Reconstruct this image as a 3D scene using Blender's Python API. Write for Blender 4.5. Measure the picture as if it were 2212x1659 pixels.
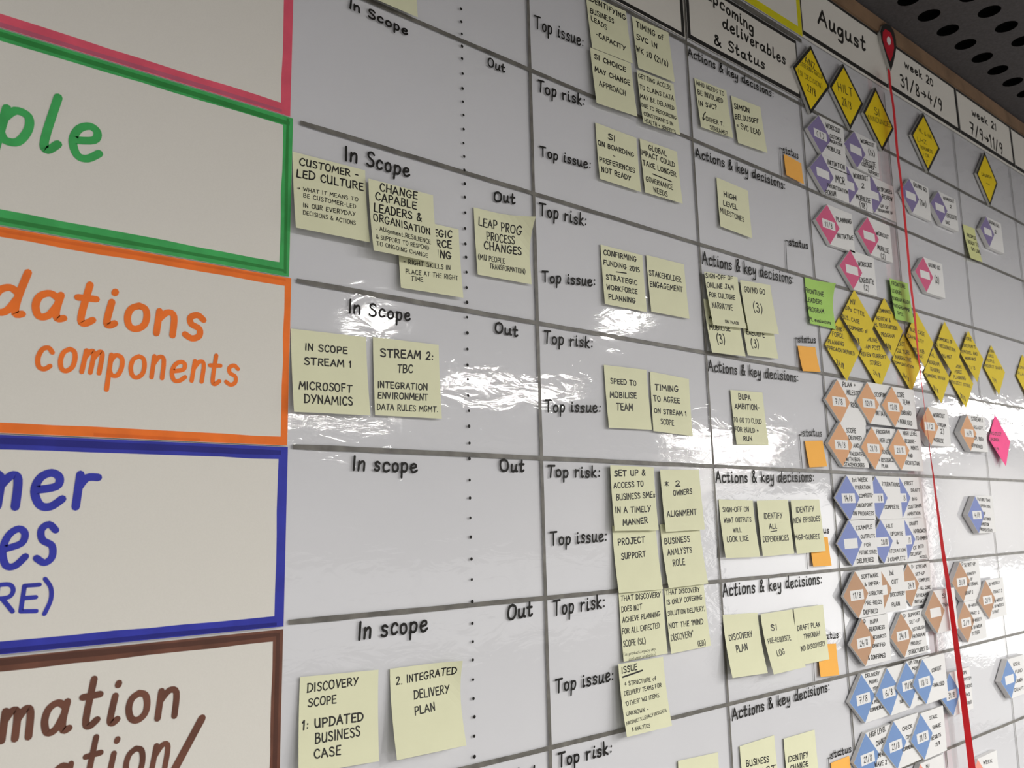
import bpy, math, random
from mathutils import Vector, Matrix

S = bpy.context.scene
COL = S.collection
for o in list(bpy.data.objects):
    bpy.data.objects.remove(o, do_unlink=True)

# ------------------------------------------------------------------ camera
CAM_RIGHT = (0.775632,-0.630877,-0.019734)
CAM_UP = (-0.088540,-0.139705,0.986227)
CAM_BACK = (-0.624945,-0.763201,-0.164217)
CAM_LENS = 29.1320

cam_d = bpy.data.cameras.new('camera')
cam = bpy.data.objects.new('camera', cam_d)
COL.objects.link(cam)
cam_d.sensor_width = 36.0
cam_d.lens = CAM_LENS
cam_d.clip_start = 0.02
cam_d.dof.use_dof = True
cam_d.dof.focus_distance = 0.95
cam_d.dof.aperture_fstop = 14.0
cam.matrix_world = Matrix(((CAM_RIGHT[0], CAM_UP[0], CAM_BACK[0], 0.0),
                           (CAM_RIGHT[1], CAM_UP[1], CAM_BACK[1], -0.688),
                           (CAM_RIGHT[2], CAM_UP[2], CAM_BACK[2], 1.6),
                           (0, 0, 0, 1)))
S.camera = cam

# ------------------------------------------------------------------ world, exposure
world = bpy.data.worlds.new('room_air')
S.world = world
world.use_nodes = True
world.node_tree.nodes['Background'].inputs[0].default_value = (0.9, 0.92, 1.0, 1)
world.node_tree.nodes['Background'].inputs[1].default_value = 0.02
vs = S.view_settings
vs.view_transform = 'Standard'
vs.look = 'None'
vs.gamma = 1.0
vs.exposure = 0.36
vs.use_curve_mapping = False

CEIL = 2.563
# ceiling lights, some added for brightness: x, y, size along x, size along y, strength, label
LAMPS = [
 (1.87, -2.61, 0.19, 0.19, 380, 'small square ceiling light nearest the middle of the board'),
 (2.87, -1.97, 0.20, 0.20, 345, 'small square ceiling light second along the board'),
 (5.75, -1.90, 0.17, 0.17, 300, 'small square ceiling light farthest along the board'),
 (0.40, -3.40, 1.20, 0.30, 78, 'added wide ceiling light panel, unseen behind the camera'),  # added to brighten the board, placed where the film does not mirror it
 (-1.6, -3.60, 1.20, 0.30, 78, 'added wide ceiling light panel, unseen left of the camera'),  # extra light for the board, also clear of the film's reflections
 (3.68, -3.85, 1.20, 0.30, 85, 'long ceiling light strip in the second row, near end'),
 (3.70, -6.45, 1.30, 0.36, 75, 'long ceiling light strip in the third row, near end'),
 (7.90, -5.10, 2.20, 0.35, 60, 'long ceiling light strip in the second row, middle'),
 (9.30, -6.20, 2.40, 0.35, 60, 'long ceiling light strip in the third row, middle'),
 (11.4, -7.55, 2.60, 0.40, 60, 'long ceiling light strip by the opposite wall'),
 (8.50, -2.45, 2.20, 0.35, 60, 'long ceiling light strip in the first row, far end'),
 (11.4, -3.20, 2.20, 0.35, 60, 'long ceiling light strip by the far wall'),
 (12.6, -4.90, 1.60, 0.35, 60, 'long ceiling light strip in the far corner'),
]

random.seed(4)

# ------------------------------------------------------------------ materials
def mat(name, rgb, rough=0.6, spec=0.3, noise=0.0, scale=300.0, bump=0.0, bscale=400.0, trans=0.0):
    m = bpy.data.materials.new(name)
    m.use_nodes = True
    nt = m.node_tree
    b = nt.nodes['Principled BSDF']
    b.inputs['Base Color'].default_value = (*rgb, 1)
    b.inputs['Roughness'].default_value = rough
    b.inputs['Specular IOR Level'].default_value = spec
    tc = nt.nodes.new('ShaderNodeTexCoord')
    if noise > 0:
        n = nt.nodes.new('ShaderNodeTexNoise')
        n.inputs['Scale'].default_value = scale
        n.inputs['Detail'].default_value = 3
        r = nt.nodes.new('ShaderNodeValToRGB')
        r.color_ramp.elements[0].position = 0.3
        r.color_ramp.elements[1].position = 0.7
        r.color_ramp.elements[0].color = tuple(c * (1 - noise) for c in rgb) + (1,)
        r.color_ramp.elements[1].color = tuple(min(1, c * (1 + noise)) for c in rgb) + (1,)
        nt.links.new(tc.outputs['Object'], n.inputs['Vector'])
        nt.links.new(n.outputs['Fac'], r.inputs['Fac'])
        nt.links.new(r.outputs['Color'], b.inputs['Base Color'])
    if bump > 0:
        n = nt.nodes.new('ShaderNodeTexNoise')
        n.inputs['Scale'].default_value = bscale
        bm = nt.nodes.new('ShaderNodeBump')
        bm.inputs['Strength'].default_value = bump
        bm.inputs['Distance'].default_value = 0.001
        nt.links.new(tc.outputs['Object'], n.inputs['Vector'])
        nt.links.new(n.outputs['Fac'], bm.inputs['Height'])
        nt.links.new(bm.outputs['Normal'], b.inputs['Normal'])
    return m

def emit(name, rgb, s):
    m = bpy.data.materials.new(name)
    m.use_nodes = True
    nt = m.node_tree
    nt.nodes.remove(nt.nodes['Principled BSDF'])
    e = nt.nodes.new('ShaderNodeEmission')
    e.inputs[0].default_value = (*rgb, 1)
    e.inputs[1].default_value = s
    nt.links.new(e.outputs[0], nt.nodes['Material Output'].inputs[0])
    return m

def film_material():
    """clear plastic film: see-through with a wrinkled glossy skin"""
    m = bpy.data.materials.new('clear_film')
    m.use_nodes = True
    nt = m.node_tree
    nt.nodes.remove(nt.nodes['Principled BSDF'])
    out = nt.nodes['Material Output']
    tc = nt.nodes.new('ShaderNodeTexCoord')
    mp = nt.nodes.new('ShaderNodeMapping')
    mp.inputs['Scale'].default_value = (0.55, 1.0, 1.3)
    n1 = nt.nodes.new('ShaderNodeTexNoise')
    n1.inputs['Scale'].default_value = 42
    n1.inputs['Detail'].default_value = 3.5
    n1.inputs['Distortion'].default_value = 0.8
    n2 = nt.nodes.new('ShaderNodeTexNoise')
    n2.inputs['Scale'].default_value = 9
    n2.inputs['Detail'].default_value = 1
    mx = nt.nodes.new('ShaderNodeMath')
    mx.operation = 'MULTIPLY_ADD'
    mx.inputs[1].default_value = 2.2
    bm = nt.nodes.new('ShaderNodeBump')
    bm.inputs['Strength'].default_value = 0.45
    bm.inputs['Distance'].default_value = 0.0007
    fr = nt.nodes.new('ShaderNodeFresnel')
    ge = nt.nodes.new('ShaderNodeNewGeometry')      # same reflectance seen from either side of the thin film
    ir = nt.nodes.new('ShaderNodeMapRange')
    ir.inputs['To Min'].default_value = 1.46
    ir.inputs['To Max'].default_value = 1/1.46
    nt.links.new(ge.outputs['Backfacing'], ir.inputs['Value'])
    nt.links.new(ir.outputs['Result'], fr.inputs['IOR'])
    gl = nt.nodes.new('ShaderNodeBsdfGlossy')
    gl.inputs['Roughness'].default_value = 0.045
    gl.inputs['Color'].default_value = (1, 1, 1, 1)
    tr = nt.nodes.new('ShaderNodeBsdfTransparent')
    ms = nt.nodes.new('ShaderNodeMixShader')
    L = nt.links.new
    L(tc.outputs['Object'], mp.inputs['Vector'])
    L(mp.outputs['Vector'], n1.inputs['Vector'])
    L(tc.outputs['Object'], n2.inputs['Vector'])
    L(n2.outputs['Fac'], mx.inputs[0])
    L(n1.outputs['Fac'], mx.inputs[2])
    L(mx.outputs[0], bm.inputs['Height'])
    L(bm.outputs['Normal'], gl.inputs['Normal'])
    L(bm.outputs['Normal'], fr.inputs['Normal'])
    L(fr.outputs[0], ms.inputs[0])
    L(tr.outputs[0], ms.inputs[1])
    L(gl.outputs[0], ms.inputs[2])
    L(ms.outputs[0], out.inputs[0])
    return m

def ribbon_material():
    """thin red cloth that lets some light through"""
    m = bpy.data.materials.new('red_ribbon')
    m.use_nodes = True
    nt = m.node_tree
    b = nt.nodes['Principled BSDF']
    b.inputs['Base Color'].default_value = (0.80, 0.03, 0.045, 1)
    b.inputs['Roughness'].default_value = 0.5
    t = nt.nodes.new('ShaderNodeBsdfTranslucent')
    t.inputs[0].default_value = (0.85, 0.04, 0.05, 1)
    x = nt.nodes.new('ShaderNodeMixShader')
    x.inputs[0].default_value = 0.45
    nt.links.new(b.outputs[0], x.inputs[1])
    nt.links.new(t.outputs[0], x.inputs[2])
    nt.links.new(x.outputs[0], nt.nodes['Material Output'].inputs[0])
    return m

M = {
 'board': mat('board_white', (0.585, 0.59, 0.62), 0.7, 0.1),
 'film': film_material(),
 'grid': mat('grey_marker', (0.118, 0.112, 0.10), 0.45, 0.3, 0.35, 60),
 'ink': mat('black_marker', (0.012, 0.011, 0.009), 0.5, 0.25, 0.5, 120),
 'inkboard': mat('black_whiteboard_marker', (0.012, 0.011, 0.010), 0.5, 0.12, 0.5, 90),
 'paper': mat('white_paper', (0.635, 0.617, 0.575), 0.75, 0.15, 0.015, 900),
 'cardwhite': mat('white_card', (0.66, 0.66, 0.66), 0.6, 0.2),
 'foam': mat('white_foam_edge', (0.55, 0.55, 0.52), 0.8, 0.1),
 'yellow': mat('pale_yellow_paper', (0.665, 0.67, 0.475), 0.8, 0.1, 0.02, 25),
 'lime': mat('pale_lime_paper', (0.60, 0.62, 0.30), 0.8, 0.1, 0.02, 25),
 'orange': mat('orange_paper', (0.82, 0.42, 0.095), 0.8, 0.1),
 'green': mat('green_paper', (0.36, 0.58, 0.15), 0.8, 0.1, 0.03, 25),
 'gold': mat('golden_paper', (0.62, 0.48, 0.05), 0.8, 0.1, 0.03, 25),
 'pink': mat('hot_pink_paper', (0.85, 0.11, 0.29), 0.8, 0.1, 0.04, 25),
 'boardyellow': mat('strong_yellow_card', (0.75, 0.56, 0.012), 0.7, 0.15),
 'black': mat('black_border', (0.014, 0.013, 0.012), 0.6, 0.2),
 'purple': mat('purple_card', (0.20, 0.165, 0.32), 0.7, 0.15),
 'rose': mat('rose_card', (0.56, 0.105, 0.21), 0.7, 0.15),
 'peach': mat('peach_card', (0.58, 0.32, 0.175), 0.7, 0.15),
 'blue': mat('violet_blue_card', (0.19, 0.235, 0.47), 0.7, 0.15),
 'tan': mat('tan_card', (0.42, 0.255, 0.16), 0.7, 0.15),
 'sky': mat('sky_blue_card', (0.155, 0.255, 0.475), 0.7, 0.15),
 'salmon': mat('salmon_card', (0.68, 0.27, 0.21), 0.7, 0.15),
 'm_pink': mat('pink_marker', (0.62, 0.085, 0.135), 0.6, 0.2, 0.12, 40),
 'm_pink2': mat('pink_marker_double', (0.42, 0.09, 0.15), 0.6, 0.2, 0.1, 40),
 'm_green': mat('green_marker', (0.045, 0.34, 0.09), 0.6, 0.2, 0.15, 40),
 'm_green2': mat('green_marker_double', (0.022, 0.20, 0.04), 0.6, 0.2, 0.1, 40),
 'm_orange': mat('orange_marker', (0.76, 0.16, 0.02), 0.6, 0.2, 0.1, 40),
 'm_orange2': mat('orange_marker_double', (0.66, 0.125, 0.014), 0.6, 0.2, 0.1, 40),
 'm_blue': mat('blue_marker', (0.028, 0.035, 0.33), 0.6, 0.2, 0.15, 40),
 'm_blue2': mat('blue_marker_double', (0.014, 0.016, 0.19), 0.6, 0.2, 0.1, 40),
 'm_brown': mat('brown_marker', (0.125, 0.05, 0.032), 0.6, 0.2, 0.25, 40),
 'm_brown2': mat('brown_marker_double', (0.075, 0.03, 0.02), 0.6, 0.2, 0.1, 40),
 'm_yellow': mat('yellow_marker', (0.60, 0.55, 0.01), 0.6, 0.2, 0.05, 40),
 'ribbon': ribbon_material(),
 'pinred': mat('red_marker', (0.42, 0.008, 0.022), 0.6, 0.2, 0.1, 80),
 'wood': mat('brown_wood', (0.20, 0.125, 0.075), 0.6, 0.2, 0.25, 14),
 'ceil': mat('dark_ceiling_tile', (0.08, 0.075, 0.078), 0.85, 0.1, 0.12, 200),
 'hole': mat('hole_shade', (0.004, 0.004, 0.004), 0.95, 0.0),  # near black colour stands in for shade inside the ceiling holes
 'wall': mat('painted_wall', (0.40, 0.39, 0.38), 0.8, 0.1, 0.03, 4),
 'floor': mat('carpet', (0.20, 0.195, 0.19), 0.95, 0.05, 0.15, 300, 0.3, 900),
 'metal': mat('white_metal', (0.7, 0.7, 0.7), 0.4, 0.4),
}

# ------------------------------------------------------------------ helpers
def P(x, z, lift):
    """millimetres on the wall (x along it, z up, lift out of it) to metres"""
    return (x / 1000.0, -lift / 1000.0, z / 1000.0)

def obj(name, verts, faces, material, parent=None, loc=(0, 0, 0), mats=None, fm=None):
    me = bpy.data.meshes.new(name)
    l = Vector(loc)
    me.from_pydata([tuple(Vector(v) - l) for v in verts], [], faces)
    me.materials.append(material)
    if mats:
        for mm in mats:
            me.materials.append(mm)
        for p, k in zip(me.polygons, fm):
            p.material_index = k
    me.update()
    o = bpy.data.objects.new(name, me)
    COL.objects.link(o)
    if parent:
        o.parent = parent
    return o

def empty(name, loc, label, cat, group=None):
    o = bpy.data.objects.new(name, None)
    COL.objects.link(o)
    o.location = loc
    o.empty_display_size = 0.02
    o['label'] = label
    o['category'] = cat
    if group:
        o['group'] = group
    return o

class MB:
    def __init__(s):
        s.v = []; s.f = []
    def add(s, vs, fs):
        k = len(s.v)
        s.v += list(vs)
        s.f += [tuple(i + k for i in f) for f in fs]
    def box(s, a, b):
        x0, y0, z0 = a; x1, y1, z1 = b
        s.add([(x0,y0,z0),(x1,y0,z0),(x1,y1,z0),(x0,y1,z0),(x0,y0,z1),(x1,y0,z1),(x1,y1,z1),(x0,y1,z1)],
              [(0,3,2,1),(4,5,6,7),(0,1,5,4),(1,2,6,5),(2,3,7,6),(3,0,4,7)])
    def prism(s, pts, l0, l1):
        """outline in wall millimetres extruded from lift l0 to l1"""
        a = sum(pts[i][0]*pts[(i+1)%len(pts)][1]-pts[(i+1)%len(pts)][0]*pts[i][1] for i in range(len(pts)))
        if a < 0:
            pts = pts[::-1]
        n = len(pts)
        s.add([P(x, z, l1) for x, z in pts] + [P(x, z, l0) for x, z in pts],
              [tuple(range(n)), tuple(range(2*n-1, n-1, -1))] +
              [((i+1) % n, i, n+i, n+(i+1) % n) for i in range(n)])
    def build(s, name, material, parent=None, loc=(0, 0, 0)):
        return obj(name, s.v, s.f, material, parent, loc)

def structure(o):
    o['kind'] = 'structure'
    return o

# ------------------------------------------------------------------ a hand-drawn stroke alphabet
# units: cap height 10, x height about 6; '~' marks a smooth stroke
GL = {
'A':(6.8,"0,0 3.3,10 6.8,0|1.2,3.6 5.8,3.6"),
'B':(6,"0.5,0 0.5,10|~0.2,9.8 4.2,9.6 5,7.5 3.5,5.6 0.5,5.2|~0.5,5.2 5,4.8 5.8,2.4 4,0.2 0.2,0"),
'C':(6.2,"~6,8.3 4.6,9.9 2.3,9.6 0.5,6.5 0.5,3.2 2.2,0.4 4.6,0.2 6.2,1.8"),
'D':(6.6,"0.6,0 0.6,10|~0,9.8 3.5,9.6 6.3,7 6.3,3.4 4,0.6 0,0"),
'E':(5.4,"5.2,9.8 0.5,9.6 0.5,0.2 5.4,0|0.5,5 4.6,5.2"),
'F':(5.2,"5.2,9.8 0.5,9.6 0.5,0|0.5,5 4.4,5.2"),
'G':(6.8,"~6,8.4 4.4,9.9 2.2,9.4 0.4,6 0.8,2 3,0 5.4,0.8 6,4|3.6,4.2 7,4.2"),
'H':(6.4,"0.5,0 0.5,10|6,0 6,10|0.5,5 6,5"),
'I':(1.6,"0.8,0 0.8,10"),
'J':(6.5,"~5,10 5,3 4,0.4 1.8,0.2 0.5,2|2.5,10 7,10"),
'K':(6,"0.6,0 0.6,10|5.6,9.8 0.8,4.6 6,0"),
'L':(5.2,"0.6,10 0.5,0.2 5.2,0"),
'M':(7.8,"0,0 1,10 3.8,3.6 6.8,10 7.8,0"),
'N':(6.2,"0.4,0 0.6,10 5.6,0 5.8,10"),
'O':(6.8,"~3.4,10 1,8.6 0.3,5 1,1.4 3.4,0 5.8,1.4 6.5,5 5.8,8.6 3.2,10"),
'P':(5.8,"0.6,0 0.6,10|~0.2,9.8 4,9.9 5.6,7.8 4.6,5.2 0.6,4.4"),
'Q':(6.8,"~3.4,10 1,8.6 0.3,5 1,1.4 3.4,0 5.8,1.4 6.5,5 5.8,8.6 3.2,10|4,2.4 6.8,-0.8"),
'R':(6,"0.6,0 0.6,10|~0.2,9.8 4,9.9 5.4,7.8 4.4,5.4 0.6,4.8|2.4,4.8 6,0"),
'S':(5.6,"~5.4,8.6 3.6,10 1.2,9.2 1,7 3,5.4 5.2,3.8 5.2,1.2 3,0 0.4,1.2"),
'T':(6.4,"0,9.8 6.6,10|3.2,9.8 3,0"),
'U':(6,"~0.4,10 0.4,3 1.8,0.2 4.2,0.6 5.4,3.4|5.5,10 5.6,0"),
'V':(5.8,"0,10 2.8,0 5.8,10"),
'W':(8.2,"0,10 1.8,0 4,7.4 6,0 8.2,10"),
'X':(6,"0,10 6,0|5.8,10 0,0"),
'Y':(6,"0,10 3,5|6,10 1.6,0"),
'Z':(6,"0.3,9.8 5.6,9.8 0.2,0.2 6,0"),
'a':(6,"~4.6,5 2.8,6 0.9,5 0.4,2.6 1.4,0.3 3.2,0.8 4.6,3.6|~4.9,6 4.5,2.2 5,0.3 6.2,0.6"),
'b':(5,"0.6,10 0.6,0|~0.6,3.6 2,5.8 4.2,5.4 4.8,3 3.8,0.4 1.8,0 0.6,1.2"),
'c':(4.8,"~4.6,4.8 3.2,6 1.4,5.4 0.5,3 1.2,0.6 3,0 4.6,1"),
'd':(6,"~4.6,5 2.8,6 0.9,5 0.4,2.6 1.4,0.3 3.2,0.8 4.6,3.6|~5.6,10 4.7,3.6 4.9,0.4 6.2,0.5"),
'e':(5.2,"~0.7,2.8 4,3.6 4.4,5.2 3,6 1.2,5 0.5,2.6 1.6,0.2 3.4,0 5.2,1.4"),
'f':(4,"~4,9.2 2.8,10 1.8,8.6 1.6,0|0,5.8 3.6,6"),
'g':(5.2,"~4.6,5 2.8,6 0.9,5 0.4,2.6 1.4,0.5 3.2,1 4.6,3.6|~4.9,6 4.7,-2 3.2,-4 0.8,-3.4"),
'h':(5,"0.6,10 0.6,0|~0.6,3.6 2.4,5.9 4.2,5.2 4.4,0"),
'i':(2.6,"~1.1,6 0.9,1 1.6,0.1 2.6,0.8|1.3,8.3 1.4,8.7"),
'j':(2.6,"~1.6,6 1.5,-2 0.4,-3.4|1.6,8.3 1.7,8.7"),
'k':(4.8,"0.6,10 0.6,0|4.2,6 0.8,3 4.8,0"),
'l':(3.2,"~1.1,10 0.7,1.8 1.6,0.1 3.2,1.6"),
'm':(6.6,"0.6,6 0.5,0|~0.5,3.8 2,5.9 3.2,5.2 3.3,0|~3.3,3.8 4.8,5.9 6,5.2 6.2,0"),
'n':(4.8,"0.6,6 0.5,0|~0.5,3.6 2.4,5.9 4.2,5.2 4.4,0"),
'o':(5,"~2.6,6 0.9,5 0.4,2.8 1.2,0.6 2.8,0 4.4,1.2 4.7,3.4 4,5.4 2.4,6"),
'p':(5.2,"0.8,6 0.6,-4|~0.7,4 2.2,5.9 4.4,5.4 4.9,3 3.8,0.4 1.8,0.2 0.7,1.6"),
'q':(5.2,"~4.6,5 2.8,6 0.9,5 0.4,2.6 1.4,0.3 3.2,0.8 4.6,3.6|4.8,6 4.8,-4"),
'r':(4,"0.6,6 0.5,0|~0.5,3.4 1.8,5.4 3.8,5.6"),
's':(4.4,"~4.2,5 2.6,6 1,5.2 1.4,3.6 3.6,2.6 3.8,0.8 2.2,0 0.4,0.8"),
't':(4,"~1.9,9.4 1.5,1.6 2.4,0.1 4,1.2|0,6 3.8,6.2"),
'u':(5.4,"~0.5,6 0.5,1.6 1.8,0.1 3.6,1.2 4.4,3.4|~4.5,6 4.4,1 5.6,0.4"),
'v':(4.6,"0.3,6 2.2,0 4.4,6"),
'w':(6.6,"0.3,6 1.6,0 3.4,4.6 4.8,0 6.4,6"),
'x':(4.6,"0.4,6 4.4,0|4.3,6 0.3,0"),
'y':(5,"~0.5,6 0.7,3 1.8,1.6 3.4,2.6 4.4,4.6|~4.6,6 4.3,-2 3,-3.8 0.8,-3"),
'z':(4.4,"0.3,6 4.1,6 0.3,0 4.4,0"),
'0':(5.4,"~2.8,10 0.8,8.6 0.4,5 0.8,1.4 2.6,0 4.4,1.4 4.9,5 4.4,8.6 2.6,10"),
'1':(2.6,"0,7.8 1.7,10 1.7,0"),
'2':(5.2,"~0.6,8.2 2.4,10 4.4,8.8 4.2,6 2.2,2.6 0.3,0.2|0.3,0.1 5.2,0.2"),
'3':(5,"~0.6,9.2 3,10 4.2,8 2.2,5.6|~2.2,5.6 4.8,4.4 4.4,1 2.2,-0.1 0.3,1.2"),
'4':(5.2,"2.2,10 0.4,4 5.2,4|3.6,6.6 3.4,0"),
'5':(5,"4.6,10 1.2,9.8 0.9,5.8|~0.9,5.8 3.6,6 4.8,3.4 3.4,0.4 0.4,0.6"),
'6':(5,"~4,9.8 1.6,7 0.5,3 1.6,0.2 4,0.6 4.4,3.2 2.6,5 0.7,3.4"),
'7':(5,"0.2,9.8 4.8,9.8 2,0|1.2,5 4.2,5.2"),
'8':(5,"~4.2,8.6 2.4,10 0.9,8.4 2,6 4,4 4.2,1.2 2.2,0 0.6,1.4 1.2,3.8 3.4,6.2 4.3,8.4"),
'9':(5,"~4.2,8 2.6,10 0.7,8.4 1,5.6 3,5.2 4.3,8|~4.3,9 4,3 2.8,0"),
'.':(1.6,"0.7,0.2 0.9,0.3"), ',':(1.8,"1,0.8 0.4,-1.6"), ':':(2,"0.9,1 1,1.2|1.1,5.4 1.2,5.6"),
'-':(4,"0.4,4.6 3.8,4.8"), '/':(4.4,"0.2,-0.6 4.2,10.6"), '(':(3,"~2.8,11.4 0.8,8 0.5,3.6 2.4,-1.4"),
')':(3,"~0.4,11.4 2.4,8 2.5,3.6 0.6,-1.4"), "'":(1.6,"1,10.4 0.6,7.8"), '&':(6.2,"~6,0 1.8,7.2 1.6,9.4 3.2,10 3.8,8.2 0.9,4 0.6,1.2 2.4,0 4.6,1.6 5.8,4.2"),
'+':(5,"0.4,4.6 4.8,4.6|2.6,7 2.6,2.2"), '=':(5,"0.4,3.6 4.6,3.6|0.4,6 4.6,6"),
'?':(4.6,"~0.5,8.4 2.2,10 4.2,8.6 3.6,6.2 2.2,4.6 2.1,2.6|2,0.2 2.1,0.4"), '*':(5,"0.6,1.6 4.4,8|4.4,2 0.8,8|2.6,0.8 2.4,9"),
'>':(6,"0.2,4.6 5.8,4.6|3.6,7 5.8,4.6 3.8,2.4"), '_':(10,"0,0 10,0"), '@':(6,"~6,10 2.4,6.4 0.8,2 0.4,0.4|~2.6,2 0.4,0 -0.4,2.6"),
}

def smooth(pts):
    out = []
    n = len(pts)
    for i in range(n - 1):
        p0 = pts[max(i-1, 0)]; p1 = pts[i]; p2 = pts[i+1]; p3 = pts[min(i+2, n-1)]
        for k in range(4):
            t = k / 4.0
            out.append(tuple(0.5*((2*p1[j]) + (-p0[j]+p2[j])*t + (2*p0[j]-5*p1[j]+4*p2[j]-p3[j])*t*t + (-p0[j]+3*p1[j]-3*p2[j]+p3[j])*t*t*t) for j in (0, 1)))
    out.append(pts[-1])
    return out

PARSED = {}
def glyph(ch):
    if ch not in PARSED:
        w, s = GL[ch]
        st = []
        for part in s.split('|'):
            sm = part.startswith('~')
            pts = [tuple(float(q) for q in p.split(',')) for p in part.lstrip('~').split()]
            st.append((smooth(pts) if sm else pts, sm))
        PARSED[ch] = (w, st)
    return PARSED[ch]

def layout(text, rng):
    x = 0.0
    strokes = []
    for i, ch in enumerate(text):
        if ch == ' ':
            x += 5.2
            continue
        w, st = glyph(ch)
        sc = 1 + rng.uniform(-.06, .06); dy = rng.uniform(-.35, .35); sh = rng.uniform(-.06, .06); rw = 1 + rng.uniform(-.08, .08)
        if ch in '_@':
            sc = 1; dy = sh = 0
        for pts, sm in st:
            strokes.append(([(x + px*rw + py*sh, py*sc + dy) for px, py in pts], sm))
        x += w*rw + (0 if ch == '_' else 2.1)
    return strokes, max(x - 2.1, 1.0)

def write(mb, line, depth, rng, slant=0.0, up=(0.0, 1.0), bold=1.0):
    """one line of handwriting added to mesh mb; depth(x, z) gives the lift of the paper under it"""
    text, x0, z0, x1, z1, h, ratio = line
    strokes, wid = layout(text, rng)
    ex, ez = (x1-x0)/wid, (z1-z0)/wid
    k = h/10.0
    hw = 0.5*ratio*h*bold
    L = math.hypot(x1-x0, z1-z0)
    if text not in ('_', '@'):
        hw = min(hw, 0.8*L/wid)
    si = 0
    for pts, sm in strokes:
        q = []
        for a, b in pts:
            a2 = a + slant*b*k/max(math.hypot(ex, ez), 1e-6)
            q.append((x0 + ex*a2 + up[0]*b*k, z0 + ez*a2 + up[1]*b*k))
        si += 1
        dl = 0.04*(si % 4)
        # ribbon along the stroke
        def pt(x, z, e=0.0):
            return P(x, z, depth(x, z) + dl + e)
        if sm:
            n = len(q); left = []; right = []
            for i in range(n):
                a = q[max(i-1, 0)]; b = q[min(i+1, n-1)]
                tx, tz = b[0]-a[0], b[1]-a[1]
                l = math.hypot(tx, tz) or 1
                nx, nz = -tz/l*hw, tx/l*hw
                left.append((q[i][0]+nx, q[i][1]+nz)); right.append((q[i][0]-nx, q[i][1]-nz))
            mb.add([pt(*p) for p in left] + [pt(*p) for p in right], [(i, n+i, n+i+1, i+1) for i in range(n-1)])
            ends = (q[0], q[-1])
        else:
            for a, b in zip(q[:-1], q[1:]):
                tx, tz = b[0]-a[0], b[1]-a[1]
                l = math.hypot(tx, tz) or 1
                nx, nz = -tz/l*hw, tx/l*hw
                mb.add([pt(a[0]+nx, a[1]+nz), pt(a[0]-nx, a[1]-nz), pt(b[0]-nx, b[1]-nz), pt(b[0]+nx, b[1]+nz)], [(0, 1, 2, 3)])
            ends = q
        for ci, c in enumerate(ends):
            m = 8
            mb.add([pt(c[0]+hw*math.cos(2*math.pi*i/m), c[1]+hw*math.sin(2*math.pi*i/m), .015+.006*(ci % 4)) for i in range(m)], [tuple(range(m))])

def lettering(name, lines, depth, material, parent, slant=0.0, seed=1, up=(0.0, 1.0), loc=(0, 0, 0), bold=1.0):
    mb = MB()
    rng = random.Random(seed)
    for ln in lines:
        write(mb, ln, depth, rng, slant, up, bold)
    return mb.build(name, material, parent, loc)

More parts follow.
